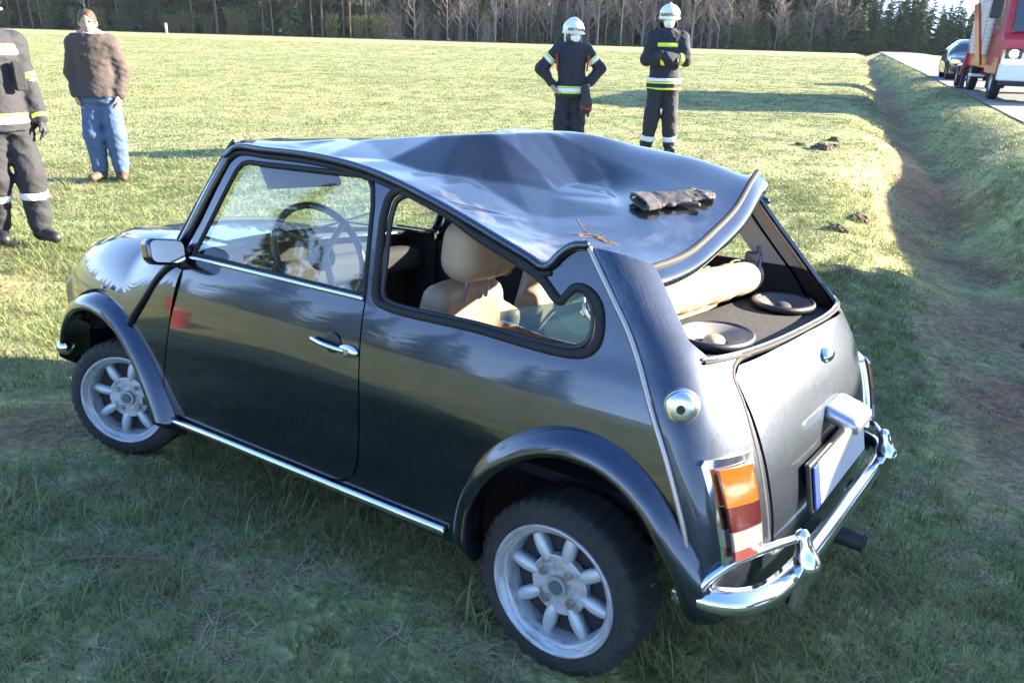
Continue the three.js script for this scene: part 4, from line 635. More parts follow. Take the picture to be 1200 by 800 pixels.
{ // arms folded
  const J = baseJ(1.80), f = J.f; delete J.f; Object.assign(J, { lsho: f(.185, 1.43, 0), rsho: f(-.185, 1.43, 0), lelb: f(.245, 1.17, .07), relb: f(-.245, 1.17, .07), lwri: f(-.02, 1.21, .20), rwri: f(.03, 1.17, .19), lank: f(.15, .09, -.02), rank: f(-.15, .09, -.02), ltoe: f(.19, .04, .15), rtoe: f(-.25, .04, .14), lkne: f(.115, .5, .02) });
  const p = person('person', { joints: J, scale: 1.01, hem: .72, look: -.06, jacket: navy, trousers: greyKit, helmet: true, mask: true, gloves: true, hands: [[J.lwri, [-1, .05, .1], [0, 1, .2], [0, 0, -1], .3], [J.rwri, [1, -.1, .1], [0, 1, .2], [0, 0, -1], .3]], bands: [{ on: 'torso', y: 1.36, w: .05, c: 'y', front: true, half: .13 }, { on: 'torso', y: .94, w: .045, c: 's' }, { on: 'torso', y: .905, w: .025, c: 'y' }, { on: 'torso', y: .79, w: .05, c: 's' }, { on: 'torso', y: .83, w: .028, c: 'y' }, { on: 'la', seg: 1, t: .30, w: .05, c: 'y' }, { on: 'ra', seg: 1, t: .74, w: .05, c: 'y' }, { on: 'll', seg: 1, t: .74, w: .07, c: 's' }, { on: 'rl', seg: 1, t: .74, w: .07, c: 's' }] }, onG(1.86, -10.75), -.06);
  tag(p.g, 'person in navy fire kit, white helmet and mask standing with folded arms', 'person', 'firefighters');
}
{ // walking in at the edge of the picture
  const J = baseJ(1.80), f = J.f; delete J.f; Object.assign(J, { lelb: f(.225, 1.15, -.02), lwri: f(.235, .90, .09), relb: f(-.27, 1.15, -.1), rwri: f(-.28, .91, -.06), lank: f(.12, .09, .05), ltoe: f(.15, .04, .23), lkne: f(.11, .5, .07), rank: f(-.12, .1, -.12), rkne: f(-.1, .5, .0), rtoe: f(-.14, .04, .05) });
  const p = person('person', { joints: J, scale: 1.01, hem: .84, look: .2, jacket: greyKit, trousers: greyKit, helmet: true, mask: true, guard: capeMat, gloves: true, cell: .011, hands: [[J.lwri, [.1, -1, .25], [-.3, .1, 1], [-1, 0, -.2], .45], [J.rwri, [-.05, -1, .2], [.3, .1, 1], [1, 0, -.2], .45]], bands: [{ on: 'torso', y: 1.385, w: .05, c: 's' }, { on: 'torso', y: 1.425, w: .032, c: 'y' }, { on: 'torso', y: .915, w: .05, c: 's' }, { on: 'torso', y: .95, w: .03, c: 'y' }, { on: 'la', t: .80, w: .05, c: 'y' }, { on: 'la', t: .98, w: .05, c: 's' }, { on: 'ra', t: .84, w: .09, c: 's' }, { on: 'la', seg: 1, t: .93, w: .03, c: 'y' }, { on: 'll', seg: 1, t: .36, w: .055, c: 's' }, { on: 'rl', seg: 1, t: .36, w: .055, c: 's' }] }, onG(-3.81, -5.95, .04), .85);
  mesh('radio_pocket', box(.075, .2, .05, .13, 1.22, .165, .012), greyKit, p.g);
  tag(p.g, 'person in grey fire kit with black gloves and silver shin bands stepping toward the car', 'person', 'firefighters');
}
{ // bystander
  const J = baseJ(1.70), f = J.f; delete J.f; Object.assign(J, { lelb: f(.255, 1.15, -.07), relb: f(-.255, 1.15, -.07), lwri: f(.215, .93, .05), rwri: f(-.215, .93, .05), lank: f(.11, .09, -.02), rank: f(-.11, .09, -.02) });
  const p = person('person', { joints: J, scale: 1.0, hem: .86, look: .15, jacket: brownJacket, trousers: jeans, hair: true, shoeName: 'shoe', boot: std(.09, .06, .04, .6), hands: [[J.lwri, [-.2, -1, .1], [0, 0, 1], [-1, 0, 0], .4], [J.rwri, [.2, -1, .1], [0, 0, 1], [1, 0, 0], .4]] }, onG(-4.38, -8.55), .2);
  mesh('shirt_collar', surfNet((x, y, z) => Math.max(sdCap(x, y, z, [0, 1.38, .07], [0, 1.46, .04], .045, .06), -z + .03), V(-.12, 1.3, 0), V(.12, 1.6, .18), .008), whiteCloth, p.g);
  tag(p.g, 'person in brown jacket and blue jeans standing on the meadow', 'person');
}
// ------------------------------------------------------------------ vehicles on the road.  Own axes: x to the vehicle's left, y up, z forward.
const redPaint = phys(.36, .010, .018, .4, 0, { clearcoat: .35, clearcoatRoughness: .1 }), whitePaint = phys(.74, .75, .76, .35, 0, { clearcoat: .8 }), darkPaint = phys(.02, .025, .034, .3, .5, { clearcoat: 1, clearcoatRoughness: .05 }), tint = phys(.03, .035, .04, .05, 0, { clearcoat: 1 }), plastic = std(.018, .018, .02, .6), alu = std(.6, .61, .63, .4, .9);
const vTyre = new THREE.LatheGeometry([[.28, -.11], [.40, -.125], [.47, -.115], [.49, -.08], [.49, .08], [.47, .115], [.40, .125], [.28, .11]].map(p => new THREE.Vector2(...p)), 40).rotateZ(Math.PI / 2), vRim = new THREE.LatheGeometry([[0, .06], [.1, .065], [.2, .04], [.27, .07], [.29, .10]].map(p => new THREE.Vector2(...p)), 32).rotateZ(-Math.PI / 2);
function vWheel(parent, x, z, r, s) { const w = group('wheel', parent); w.position.set(x, r, z); w.scale.setScalar(r / .49); mesh('tyre', vTyre, tyreMat, w); const q = mesh('rim', vRim, std(.5, .5, .5, .4, .6), w); q.scale.x = s; return w; }
const roadTurn = Math.atan2(-DX, -DZ);         // facing the camera's end of the road
{ // fire engine
  const t = group('fire_engine'); t.position.copy(roadPt(3.5, 16.9, .43)); t.rotation.y = roadTurn;
  tag(t, 'red and white fire engine with lit headlight on the road, wrecker arms at its side', 'fire engine');
  // z = 0 at the front face, body runs back to -7; half width 1.2.  Image left is its right side: x < 0
  const prof2 = [[0, .62], [.04, .95], [.0, 1.35], [-.12, 1.50], [-.38, 2.62], [-.55, 2.78], [-1.9, 2.82], [-1.95, .62]];
  const cab = new THREE.ExtrudeGeometry(new THREE.Shape(prof2.map(p => new THREE.Vector2(...p))), { depth: 2.30, bevelEnabled: true, bevelSize: .05, bevelThickness: .06, bevelSegments: 3 }); cab.rotateY(-Math.PI / 2); cab.translate(1.15, 0, -.05);
  mesh('cab', cab, redPaint, t);
  const wsc = box(2.1, 1.05, .03, 0, 0, 0, .01); wsc.rotateX(-.23); wsc.translate(0, 2.05, -.20); mesh('windscreen', wsc, tint, t);
  for (const s of [-1, 1]) { const sw = mesh('side_window', box(.03, .78, .95, s * 1.215, 2.02, -1.15, .01), tint, t); mesh('door_handle', box(.03, .03, .14, s * 1.225, 1.45, -1.55, .01), plastic, t); }
  mesh('bumper', box(2.36, .40, .22, 0, .66, .06, .05), whitePaint, t); mesh('front_panel_white', box(2.32, .26, .06, 0, .96, .035, .02), whitePaint, t); mesh('grille', box(1.2, .22, .04, 0, 1.22, .045, .02), plastic, t);
  mesh('under_guard', box(2.2, .14, .2, 0, .42, -.02, .03), plastic, t);
  for (const s of [-1, 1]) {
    mesh('headlight_housing', box(.34, .22, .06, s * .93, 1.06, .06, .03), plastic, t);
    const hl = mesh('headlight', new THREE.SphereGeometry(.085, 20, 12).scale(1, 1, .35).translate(s * .93, 1.06, .10), new THREE.MeshStandardMaterial({ color: 0xffffff, emissive: new THREE.Color(1, .86, .62), emissiveIntensity: 9 }), t);
    const sp = new THREE.SpotLight(new THREE.Color(1, .88, .66), 8, 25, .5, .6); sp.name = 'headlight_lamp'; sp.position.set(s * .93, 1.06, .18); sp.target.position.set(s * .93, .4, 8); sp.castShadow = true; t.add(sp, sp.target);
    mesh('indicator', box(.1, .14, .05, s * 1.12, 1.08, .04, .02), std(.8, .3, .03, .3), t);
    const mi = group('wing_mirror', t); mesh('mirror_arm', tube([V(s * 1.2, 2.45, -.25), V(s * 1.45, 2.42, -.02), V(s * 1.48, 2.25, .02)], .02, 16, 6), plastic, mi); mesh('mirror_housing', box(.24, .42, .12, s * 1.48, 2.02, .02, .04), plastic, mi);
    mesh('blue_beacon', merge([cyl(.11, .12, .16, s * .7, 2.97, -.9, 20)]), phys(.02, .05, .5, .15, 0, { clearcoat: 1 }), t);
  }
  mesh('light_bar', box(1.7, .08, .3, 0, 2.88, -.9, .03), plastic, t);
  mesh('rear_body', box(2.36, 2.25, 4.9, 0, 1.78, -4.55, .06), redPaint, t);
  for (const s of [-1, 1]) for (let i = 0; i < 3; i++) { const sh = group('roller_shutter', t); for (let k = 0; k < 14; k++) mesh('slat', box(.03, .095, 1.25, s * 1.19, 1.05 + k * .105, -2.95 - i * 1.5, .01), alu, sh); }
  mesh('chassis', box(1.0, .25, 6.4, 0, .55, -3.6), plastic, t);
  for (const z of [-.95, -5.4]) for (const s of [-1, 1]) vWheel(t, s * 1.05, z, .44, s);
  for (const s of [-1, 1]) mesh('mudguard', new THREE.TorusGeometry(.53, .05, 8, 24, Math.PI).rotateY(Math.PI / 2).translate(s * 1.1, .44, -.95), plastic, t);
  for (const s of [-1, 1]) mesh('mud_flap', box(.24, .38, .02, s * 1.05, .42, -1.52), plastic, t);
  // opened locker flap and steps along the side seen from the field
  mesh('open_flap', box(.06, 1.5, .85, 0, .75, 0, .02).rotateZ(.22).translate(-1.32, .75, -2.35), redPaint, t);
  mesh('step', box(.3, .06, .7, -1.34, .50, -2.2, .02), alu, t);
  // name plate lettering
}
{ // two red folding crane arms standing up behind the cab side, with a bright hydraulic ram
  const w = group('crane_trailer'); w.position.copy(roadPt(2.80, 23.4, .43)); w.rotation.y = roadTurn;
  tag(w, 'red crane trailer with two leaning arms and a bright ram beside the fire engine', 'crane');
  const arm = (a, b, s0, s1, nm) => { const d = b.clone().sub(a), L = d.length(); const g = new THREE.CylinderGeometry(s1 * .707, s0 * .707, L, 4, 1).rotateY(Math.PI / 4); g.applyQuaternion(new THREE.Quaternion().setFromUnitVectors(V(0, 1, 0), d.normalize())); const c = a.clone().add(b).multiplyScalar(.5); g.translate(c.x, c.y, c.z); const q = g.toNonIndexed(); q.computeVertexNormals(); return mesh(nm, q, redPaint, w); };
  arm(V(-.48, .35, .2), V(-.05, 3.6, -.2), .30, .22, 'crane_arm'); arm(V(-.1, .4, -.4), V(.55, 3.7, -.6), .26, .2, 'crane_arm');
  mesh('ram', [between(V(-.22, .3, .35), V(.18, 2.2, .1), .05, .05, 12), between(V(.18, 2.2, .1), V(.3, 3.0, 0), .03, .03, 12)], alu, w);
  mesh('base_frame', box(1.2, .18, 2.2, .1, .5, -.6, .03), redPaint, w);
  mesh('stabiliser', [box(.12, .62, .14, -.52, .31, .45, .02), box(.3, .05, .3, -.52, .025, .45, .01)], plastic, w);
  for (const s of [-1, 1]) vWheel(w, .1 + s * .62, -.9, .32, s);
}
function estate() {
  const c = group('parked_car');
  const W2 = curve([-.1, .25, 1, 2.2, 3.6, 4.25, 4.45], [.55, .74, .86, .88, .87, .80, .70]), topC = curve([0, .1, .5, 1.15, 1.7, 2.2, 3.2, 4.1, 4.34, 4.42], [.62, .74, .86, .96, 1.34, 1.45, 1.46, 1.40, 1.0, .62]), low = .22;
  const sec = (z, q) => { const w = W2(z), t = topC(z), belt = Math.min(t, .92), n = 3.2; const a = q * Math.PI, cx = Math.cos(a), sy = Math.sin(a); let y = low + (t - low) * Math.pow(sy, .62), k = y > belt ? 1 - .30 * sstep(belt, 1.5, y) : 1; return V(w * k * Math.sign(cx) * Math.pow(Math.abs(cx), .36), y, -z); };
  const wheelCut = (z, q) => { const p = sec(z, q); let d = -1; for (const zz of [-.82, -3.45]) if (Math.abs(p.x) > .6) d = Math.max(d, .36 - Math.hypot(p.z - zz, p.y - .31)); return d; };
  const glassCut = (z, q) => { const p = sec(z, q); if (p.y < .95) return -1; const side = Math.abs(p.x) > .45 * 1.15 && z > 1.45 && z < 3.95 && p.y > .97 && p.y < 1.36 && Math.abs(z - 2.45) > .05; return side ? 1 : -1; };
  mesh('body', patch(sec, .02, 4.42, 90, 0, 1, 60, (z, q) => Math.max(wheelCut(z, q), glassCut(z, q)), .02, 1), darkPaint, c);
  const scale = (k) => (z, q) => { const p = sec(z, q); p.x *= k; p.y = .9 + (p.y - .9) * k; return p; };
  mesh('window', patch(scale(.985), 1.3, 4.1, 40, .1, .9, 40, (z, q) => sec(z, q).y < .94 ? 1 : -1, 0, 1), tint, c);
  const ws = patch(scale(1.004), 1.16, 1.72, 16, .20, .80, 30, (z, q) => { const p = sec(z, q); return Math.max(.99 - p.y, p.y - 1.36); }, .01, 1); mesh('windscreen', ws, tint, c);
  mesh('grille', box(.8, .16, .06, 0, .60, .02, .02), plastic, c); mesh('bumper', box(1.5, .18, .12, 0, .40, .02, .05), darkPaint, c); mesh('under_tray', box(1.4, .1, 4.0, 0, .24, -2.2), plastic, c);
  for (const s of [-1, 1]) {
    mesh('headlight', box(.30, .13, .12, s * .60, .64, -.06, .04), phys(.75, .76, .78, .1, 0, { clearcoat: 1 }), c);
    const m = mesh('wing_mirror', box(.2, .13, .1, s * .98, 1.0, -1.45, .04), plastic, c);
    for (const z of [-.82, -3.45]) { vWheel(c, s * .76, z, .31, s); mesh('wheel_well', cyl(.36, .36, .2, 0, 0, 0, 24).rotateZ(Math.PI / 2).translate(s * .60, .33, z), plastic, c); }
    mesh('roof_rail', tube([V(s * .55, 1.46, -2.0), V(s * .55, 1.50, -2.8), V(s * .53, 1.44, -3.7)], .02, 16, 6), plastic, c);
  }
  return c;
}
const est = estate(); est.position.copy(roadPt(3.28, 30.0, .43)); est.rotation.y = roadTurn;
tag(est, 'dark car with amber indicator glowing, parked behind the red crane arms', 'car', 'cars on the road');
mesh('indicator_light', box(.22, .09, .06, -.66, .66, .0, .03), new THREE.MeshStandardMaterial({ color: new THREE.Color(.9, .35, .02), emissive: new THREE.Color(1, .42, .02), emissiveIntensity: 1.6 }), est);
for (const [s, l, flip, lab] of [[3.35, 3.25, 1, 'unseen dark estate car on the road, lengthened so its shadow covers the foreground'], [3.4, -6.3, 0, 'unseen dark estate car added behind another estate to shade the foreground']]) {  // out-of-view cars shading the foreground; the second is added to close the light gap
  const e = est.clone(); e.name = numbered('parked_car'); e.children = e.children.filter(x => x.name !== 'indicator_light'); e.position.copy(roadPt(s, l, .43)); e.rotation.y = roadTurn + flip * Math.PI; if (flip) e.scale.z = 1.12; scene.add(e); e.userData = {}; tag(e, lab, 'car', 'cars on the road');
}
// ------------------------------------------------------------------ the forest beyond the field
const barkBrown = std(.15, .10, .075, .95), barkGrey = std(.15, .125, .11, .95), barkWhite = std(.26, .245, .22, .9), needleA = std(.055, .084, .038, .9), needleB = std(.090, .115, .045, .9), needleC = std(.046, .072, .042, .9), leafA = std(.095, .115, .030, .9), twigMat = std(.22, .165, .14, .95), twigPale = std(.30, .24, .20, .95);
for (const m of [needleA, needleB, needleC, leafA]) m.side = THREE.DoubleSide;
function tri(P, a, b, c) { P.push(a.x, a.y, a.z, b.x, b.y, b.z, c.x, c.y, c.z); }
const flatGeo = P => bufgeo(P, null, null, null);
function taperTrunk(h, r, R, lean = .02) { const pts = [], n = 7; let g = []; let a = V(0, -.1, 0); for (let i = 1; i <= n; i++) { const b = V((R() - .5) * lean * h, h * i / n, (R() - .5) * lean * h); g.push(between(a, b, r * (1 - (i - 1) / n * .85), r * (1 - i / n * .85), 7)); a = b; } return merge(g); }
function makeSpruce(seed, h, wide, mat, low = .06) {
  const R = rng(seed), P = [], g = new THREE.Group(); g.name = 'spruce_tree';
  const nW = Math.round(h * 3.4);
  for (let w = 0; w < nW; w++) {
    const f = low + (1 - low) * w / nW, y = f * h, L = wide * h * Math.pow(1 - f, .78) * (.75 + .5 * R()) + .15, nb = 6 + Math.floor(R() * 3), ph = R() * 6.28;
    for (let b = 0; b < nb; b++) {
      const yj = y + (R() - .5) * .9 * h / nW * 3, a = ph + b / nb * 6.283 + (R() - .5) * .5, l = L * (.65 + .55 * R()), dx = Math.cos(a), dz = Math.sin(a), drop = .28 + .3 * R(), n = 4 + Math.floor(l * 3);
      for (let k = 0; k < n; k++) {
        const t = (k + .6) / n, px = dx * l * t, pz = dz * l * t, py = yj - drop * l * t * t + .06 * l * t, s = (.10 + .16 * l * (1 - t * .6)) * (.8 + .6 * R()), sd = R() < .5 ? 1 : -1;
        const c = V(px, py, pz), o = V(-dz * sd, -.35 - .5 * R(), dx * sd).multiplyScalar(s), q = V(dx, -.1 + .3 * (R() - .5), dz).multiplyScalar(s * .95);
        tri(P, c.clone().addScaledVector(q, -.5), c.clone().addScaledVector(q, .7), c.clone().add(o)); tri(P, c.clone().addScaledVector(q, -.4), c.clone().addScaledVector(q, .8), c.clone().sub(V(o.x, -o.y * .8, o.z)));
      }
    }
  }
  const tr = mesh('trunk', taperTrunk(h * .98, .012 * h + .05, R, .004), barkBrown, g), cr2 = mesh('crown', flatGeo(P), mat, g); return g;
}
function makePine(seed, h, mat) {
  const R = rng(seed), P = [], g = new THREE.Group(); g.name = 'pine_tree';
  for (let i = 0; i < 900; i++) { const f = .32 + .68 * Math.pow(R(), .8), r = h * .17 * Math.sqrt(R()) * (1.2 - f * .7), a = R() * 6.283, c = V(Math.cos(a) * r, f * h + (R() - .5), Math.sin(a) * r), s = .22 + .35 * R(); const o = V(R() - .5, R() - .7, R() - .5).multiplyScalar(s * 2), q = V(R() - .5, (R() - .5) * .6, R() - .5).multiplyScalar(s * 2); tri(P, c, c.clone().add(o), c.clone().add(q)); }
  const br = []; for (let i = 0; i < 16; i++) { const f = .2 + .7 * R(), a = R() * 6.283, l = h * .13; br.push(between(V(0, f * h, 0), V(Math.cos(a) * l, f * h + .1 * l, Math.sin(a) * l), .035, .012, 4)); }
  mesh('trunk', merge([taperTrunk(h * .97, .16, R, .008), ...br]), barkBrown, g); mesh('crown', flatGeo(P), mat, g); return g;
}
function makeBare(seed, h, name, bark, twig, low, spread, leaves) {
  const R = rng(seed), g = new THREE.Group(); g.name = name; const tr = [], P = [], L = [];
  const stick = (a, b, r0, r1) => { const d = b.clone().sub(a), s = V(-d.z, 0, d.x).normalize(); if (!s.length()) s.set(1, 0, 0); const u = d.clone().cross(s).normalize(); const A = [0, 1, 2].map(k => { const t = k * 2.094; return s.clone().multiplyScalar(Math.cos(t)).addScaledVector(u, Math.sin(t)); }); for (let k = 0; k < 3; k++) { const p = A[k], q = A[(k + 1) % 3]; tri(P, a.clone().addScaledVector(p, r0), a.clone().addScaledVector(q, r0), b.clone().addScaledVector(p, r1)); tri(P, a.clone().addScaledVector(q, r0), b.clone().addScaledVector(q, r1), b.clone().addScaledVector(p, r1)); } };
  const grow = (a, dir, len, r, depth) => { const b = a.clone().addScaledVector(dir, len); stick(a, b, r, r * .55); if (depth <= 0) { if (leaves) for (let i = 0; i < leaves; i++) { const c = b.clone().add(V(R() - .5, R() - .5, R() - .5).multiplyScalar(.7)); const s = .12 + .14 * R(); tri(L, c, c.clone().add(V(R() - .5, R() - .5, R() - .5).multiplyScalar(s * 2)), c.clone().add(V(R() - .5, R() - .5, R() - .5).multiplyScalar(s * 2))); } return; } const n = 3 + Math.floor(R() * 2); for (let i = 0; i < n; i++) { const t = .35 + .65 * (i + R()) / n, d = dir.clone().add(V(R() - .5, (R() - .35) * .7, R() - .5).multiplyScalar(1.25)).normalize(); grow(a.clone().addScaledVector(dir, len * t), d, len * (.5 + .25 * R()), r * .5, depth - 1); } };
  const nB = Math.round(h * 1.5); for (let i = 0; i < nB; i++) { const f = low + (.97 - low) * (i + R()) / nB, a = R() * 6.283, l = h * spread * (1.15 - f) * (.7 + .6 * R()); grow(V(0, f * h, 0), V(Math.cos(a), .7 + .7 * R(), Math.sin(a)).normalize(), l, .03 + .004 * h * (1 - f), 2); }
  mesh('trunk', taperTrunk(h, .008 * h + .04, R, .012), bark, g); mesh('branches', flatGeo(P), twig, g); if (leaves) mesh('crown', flatGeo(L), leafA, g); return g;
}
function makeShrub(seed, h, twig, leaves) {
  const R = rng(seed), g = new THREE.Group(); g.name = 'bare_shrub'; const P = [], L = [], st = [];
  for (let i = 0; i < 26; i++) { let a = V((R() - .5) * h * .35, -.05, (R() - .5) * h * .35), d = V(R() - .5, 1.5, R() - .5).normalize(), r = .022; for (let k = 0; k < 5; k++) { const b = a.clone().addScaledVector(d, h * .2 * (.7 + .5 * R())); st.push([a, b, r]); for (let q = 0; q < 3; q++) { const e = d.clone().add(V(R() - .5, R() - .3, R() - .5).multiplyScalar(1.5)).normalize(), c = a.clone().lerp(b, R()); st.push([c, c.clone().addScaledVector(e, h * .13 * (.5 + R())), r * .5]); if (leaves) for (let w = 0; w < leaves; w++) { const m = c.clone().addScaledVector(e, h * .13 * R()); tri(L, m, m.clone().add(V(R() - .5, R() - .5, R() - .5).multiplyScalar(.4)), m.clone().add(V(R() - .5, R() - .5, R() - .5).multiplyScalar(.4))); } } a = b; d.add(V(R() - .5, .1, R() - .5).multiplyScalar(.6)).normalize(); r *= .75; } }
  for (const [a, b, r] of st) { const d = b.clone().sub(a), s = V(-d.z, .01, d.x).normalize().multiplyScalar(r), u = d.clone().cross(s).normalize().multiplyScalar(r); tri(P, a.clone().add(s), a.clone().sub(s), b); tri(P, a.clone().add(u), a.clone().sub(u), b); }
  mesh('stems', flatGeo(P), twig, g); if (leaves) mesh('leaves', flatGeo(L), leafA, g); return g;
}
{
  const R = rng(77);
  const spr = [[1, 17, .17, needleA], [2, 15, .19, needleB], [3, 19, .15, needleC], [4, 13, .2, needleA]].map(a => makeSpruce(...a)), small = [[5, 7, .22, needleB], [6, 8.5, .2, needleA], [8, 6, .24, needleB]].map(a => makeSpruce(...a, .02)); small.forEach(o => o.name = 'young_spruce');
  const pin = [makePine(11, 18, needleB), makePine(12, 16, needleA), makePine(13, 20, needleB)];
  const bare = [makeBare(21, 13, 'bare_tree', barkGrey, twigMat, .12, .2, 0), makeBare(22, 11, 'bare_tree', barkGrey, twigPale, .1, .22, 0), makeBare(23, 15, 'bare_tree', barkBrown, twigMat, .15, .18, 0)];
  const bir = [makeBare(31, 15, 'birch_tree', barkWhite, twigMat, .2, .16, 0), makeBare(32, 13, 'birch_tree', barkWhite, twigPale, .22, .17, 3)];
  const shr = [makeShrub(41, 4.6, twigPale, 0), makeShrub(42, 3.8, twigMat, 0)], lsh = [makeShrub(43, 4.2, twigMat, 5), makeShrub(44, 3.2, twigMat, 6)];
  lsh.forEach(o => o.name = 'leafy_bush');
  const info = { spruce_tree: ['dark spruce standing in the forest beyond the meadow', 'tree', 'spruces of the far forest'], young_spruce: ['young green spruce branched down to the ground at the forest edge', 'tree', 'young spruces of the far forest'], pine_tree: ['tall pine with a bare brown trunk at the forest edge', 'tree', 'pines of the far forest'], bare_tree: ['leafless brown tree at the far forest edge', 'tree', 'leafless trees of the far forest'], birch_tree: ['birch with a white trunk at the far forest edge', 'tree', 'birches of the far forest'], bare_shrub: ['pale leafless shrub in front of the dark forest', 'shrub', 'leafless shrubs at the forest edge'], leafy_bush: ['young green bush under the trees of the forest edge', 'bush', 'green bushes at the forest edge'] };
  const put = (list, px, dz, s = 1) => { const o = list[Math.floor(R() * list.length)], c = o.clone(); c.name = numbered(o.name); const x = -95.7 + px * .1566 + (R() - .5) * .5, z = -154.5 + dz; c.position.set(x * (z / -154.5), ground(x, z) - .05, z); c.rotation.y = R() * 6.28; const k = s * (.85 + .3 * R()); c.scale.set(k, k * (.92 + .16 * R()), k); scene.add(c); tag(c, ...info[o.name]); return c; };
  const pick = (tbl) => { let r = R(); for (const [w, l] of tbl) { if ((r -= w) < 0) return l; } return tbl[0][1]; };
  for (let px = -120; px < 1330; px += px > 540 && px < 1000 ? 6.2 : 9.5) {
    const t = px < 130 ? [[.34, pin], [.14, bir], [.16, spr], [.36, lsh]] : px < 445 ? [[.46, pin], [.16, spr], [.06, bir], [.32, lsh]] : px < 550 ? [[.7, shr], [.3, bare]] : px < 700 ? [[.34, small], [.3, bare], [.22, bir], [.14, shr]] : px < 860 ? [[.72, bare], [.16, small], [.12, bir]] : px < 990 ? [[.5, bare], [.5, small]] : [[.9, small], [.1, bare]];
    const l = pick(t); put(l, px + (R() - .5) * 15, (R() - .5) * 3 - 1, px > 1085 ? 1.05 : px > 990 ? 1.3 : 1);
  }
  for (let px = -140; px < 1340; px += 11) put(px > 1000 ? small : px > 430 && px < 980 ? (R() < .72 ? bare : spr) : spr, px + (R() - .5) * 10, -5 - R() * 4, px > 1085 ? 1.1 + .25 * R() : px > 990 ? 1.45 : 1);
  for (let px = -140; px < 1340; px += 12) put(px > 1010 ? small : spr, px + (R() - .5) * 8, -21 - R() * 5, px > 1085 ? 1.2 + .2 * R() : px > 1010 ? 1.6 : 1.15);
  for (let px = -140; px < 1340; px += 10) put(px > 1010 ? small : spr, px + (R() - .5) * 10, -12 - R() * 6, px > 1085 ? 1.2 : px > 1010 ? 1.55 : 1.05);
  // spruces to the left of the meadow, mirrored in the door's window
  const info2 = ['tall spruce standing alone by the meadow, mirrored in the door window', 'tree', 'spruces beside the meadow'];
  for (const [x, z, s] of [[-41, -.6, .86], [-43, 1.4, .72], [-37, 3.4, .62], [-40, 5.2, .78], [-38, 8.2, .66], [-42, 11, .72], [-39, 14.5, .62], [-43, 18, .7]]) { const o = spr[Math.floor(R() * 4)], c = o.clone(); c.name = numbered('spruce_tree'); c.position.set(x, ground(x, z) - .05, z); c.rotation.y = R() * 6; c.scale.setScalar(s); scene.add(c); tag(c, ...info2); }
}
{ // far trees along the meadow's other side
  const R = rng(404), o = makeSpruce(9, 14, .2, needleA), b = makeBare(24, 12, 'bare_tree', barkGrey, twigMat, .1, .2, 0);
  for (let i = 0; i < 34; i++) { const z = -125 + i * 5.6 + R() * 2, c = (R() < .75 ? o : b).clone(); c.name = numbered(c.name); const x = -128 - R() * 8; c.position.set(x, ground(x, z) - .05, z); c.rotation.y = R() * 6; c.scale.setScalar(.7 + .35 * R()); scene.add(c); tag(c, c.name.startsWith('spruce') ? 'spruce in the tree line along the meadow side' : 'leafless tree in the tree line along the meadow side', 'tree', 'tree line along the meadow side'); }
}
{ // white marker post, dry reeds
  const x = -58, z = -138, p = group('marker_post'); p.position.set(x, ground(x, z), z); mesh('post', box(.28, 1.5, .28, 0, .75, 0, .05), std(.75, .75, .74, .6), p); mesh('post_cap', box(.32, .14, .32, 0, 1.55, 0, .04), std(.7, .7, .7, .5), p); tag(p, 'small white marker post standing far out in the meadow', 'post');
}
// ------------------------------------------------------------------ grass
function tuft(seed, blades, h, spread, lean, wid, segs) {
  const R = rng(seed), P = [];
  for (let i = 0; i < blades; i++) {
    const a = R() * 6.283, r = spread * Math.sqrt(R()), b = V(Math.cos(a) * r, -.01, Math.sin(a) * r), d = R() * 6.283, hh = h * (.45 + .75 * R()), ln = lean * (.3 + R()) * hh, w = wid * (.6 + .7 * R()), sx = -Math.sin(d) * w, sz = Math.cos(d) * w, dx = Math.cos(d), dz = Math.sin(d);
    let pl = b.clone().add(V(sx, 0, sz)), pr = b.clone().sub(V(sx, 0, sz));
    for (let s = 1; s <= segs; s++) {
      const t = s / segs, c = V(b.x + dx * ln * t * t, b.y + hh * (t - .35 * t * t * lean), b.z + dz * ln * t * t), k = 1 - .75 * t;
      if (s === segs) { tri(P, pl, pr, c); break; }
      const l = c.clone().add(V(sx * k, 0, sz * k)), r2 = c.clone().sub(V(sx * k, 0, sz * k)); tri(P, pl, pr, l); tri(P, pr, r2, l); pl = l; pr = r2;
    }
  }
  return flatGeo(P);
}
const bladeMat = (r, g, b) => new THREE.MeshPhysicalMaterial({ color: new THREE.Color().setRGB(r, g, b), roughness: .75, side: THREE.DoubleSide, transmission: .3, thickness: 0, specularIntensity: .4 });
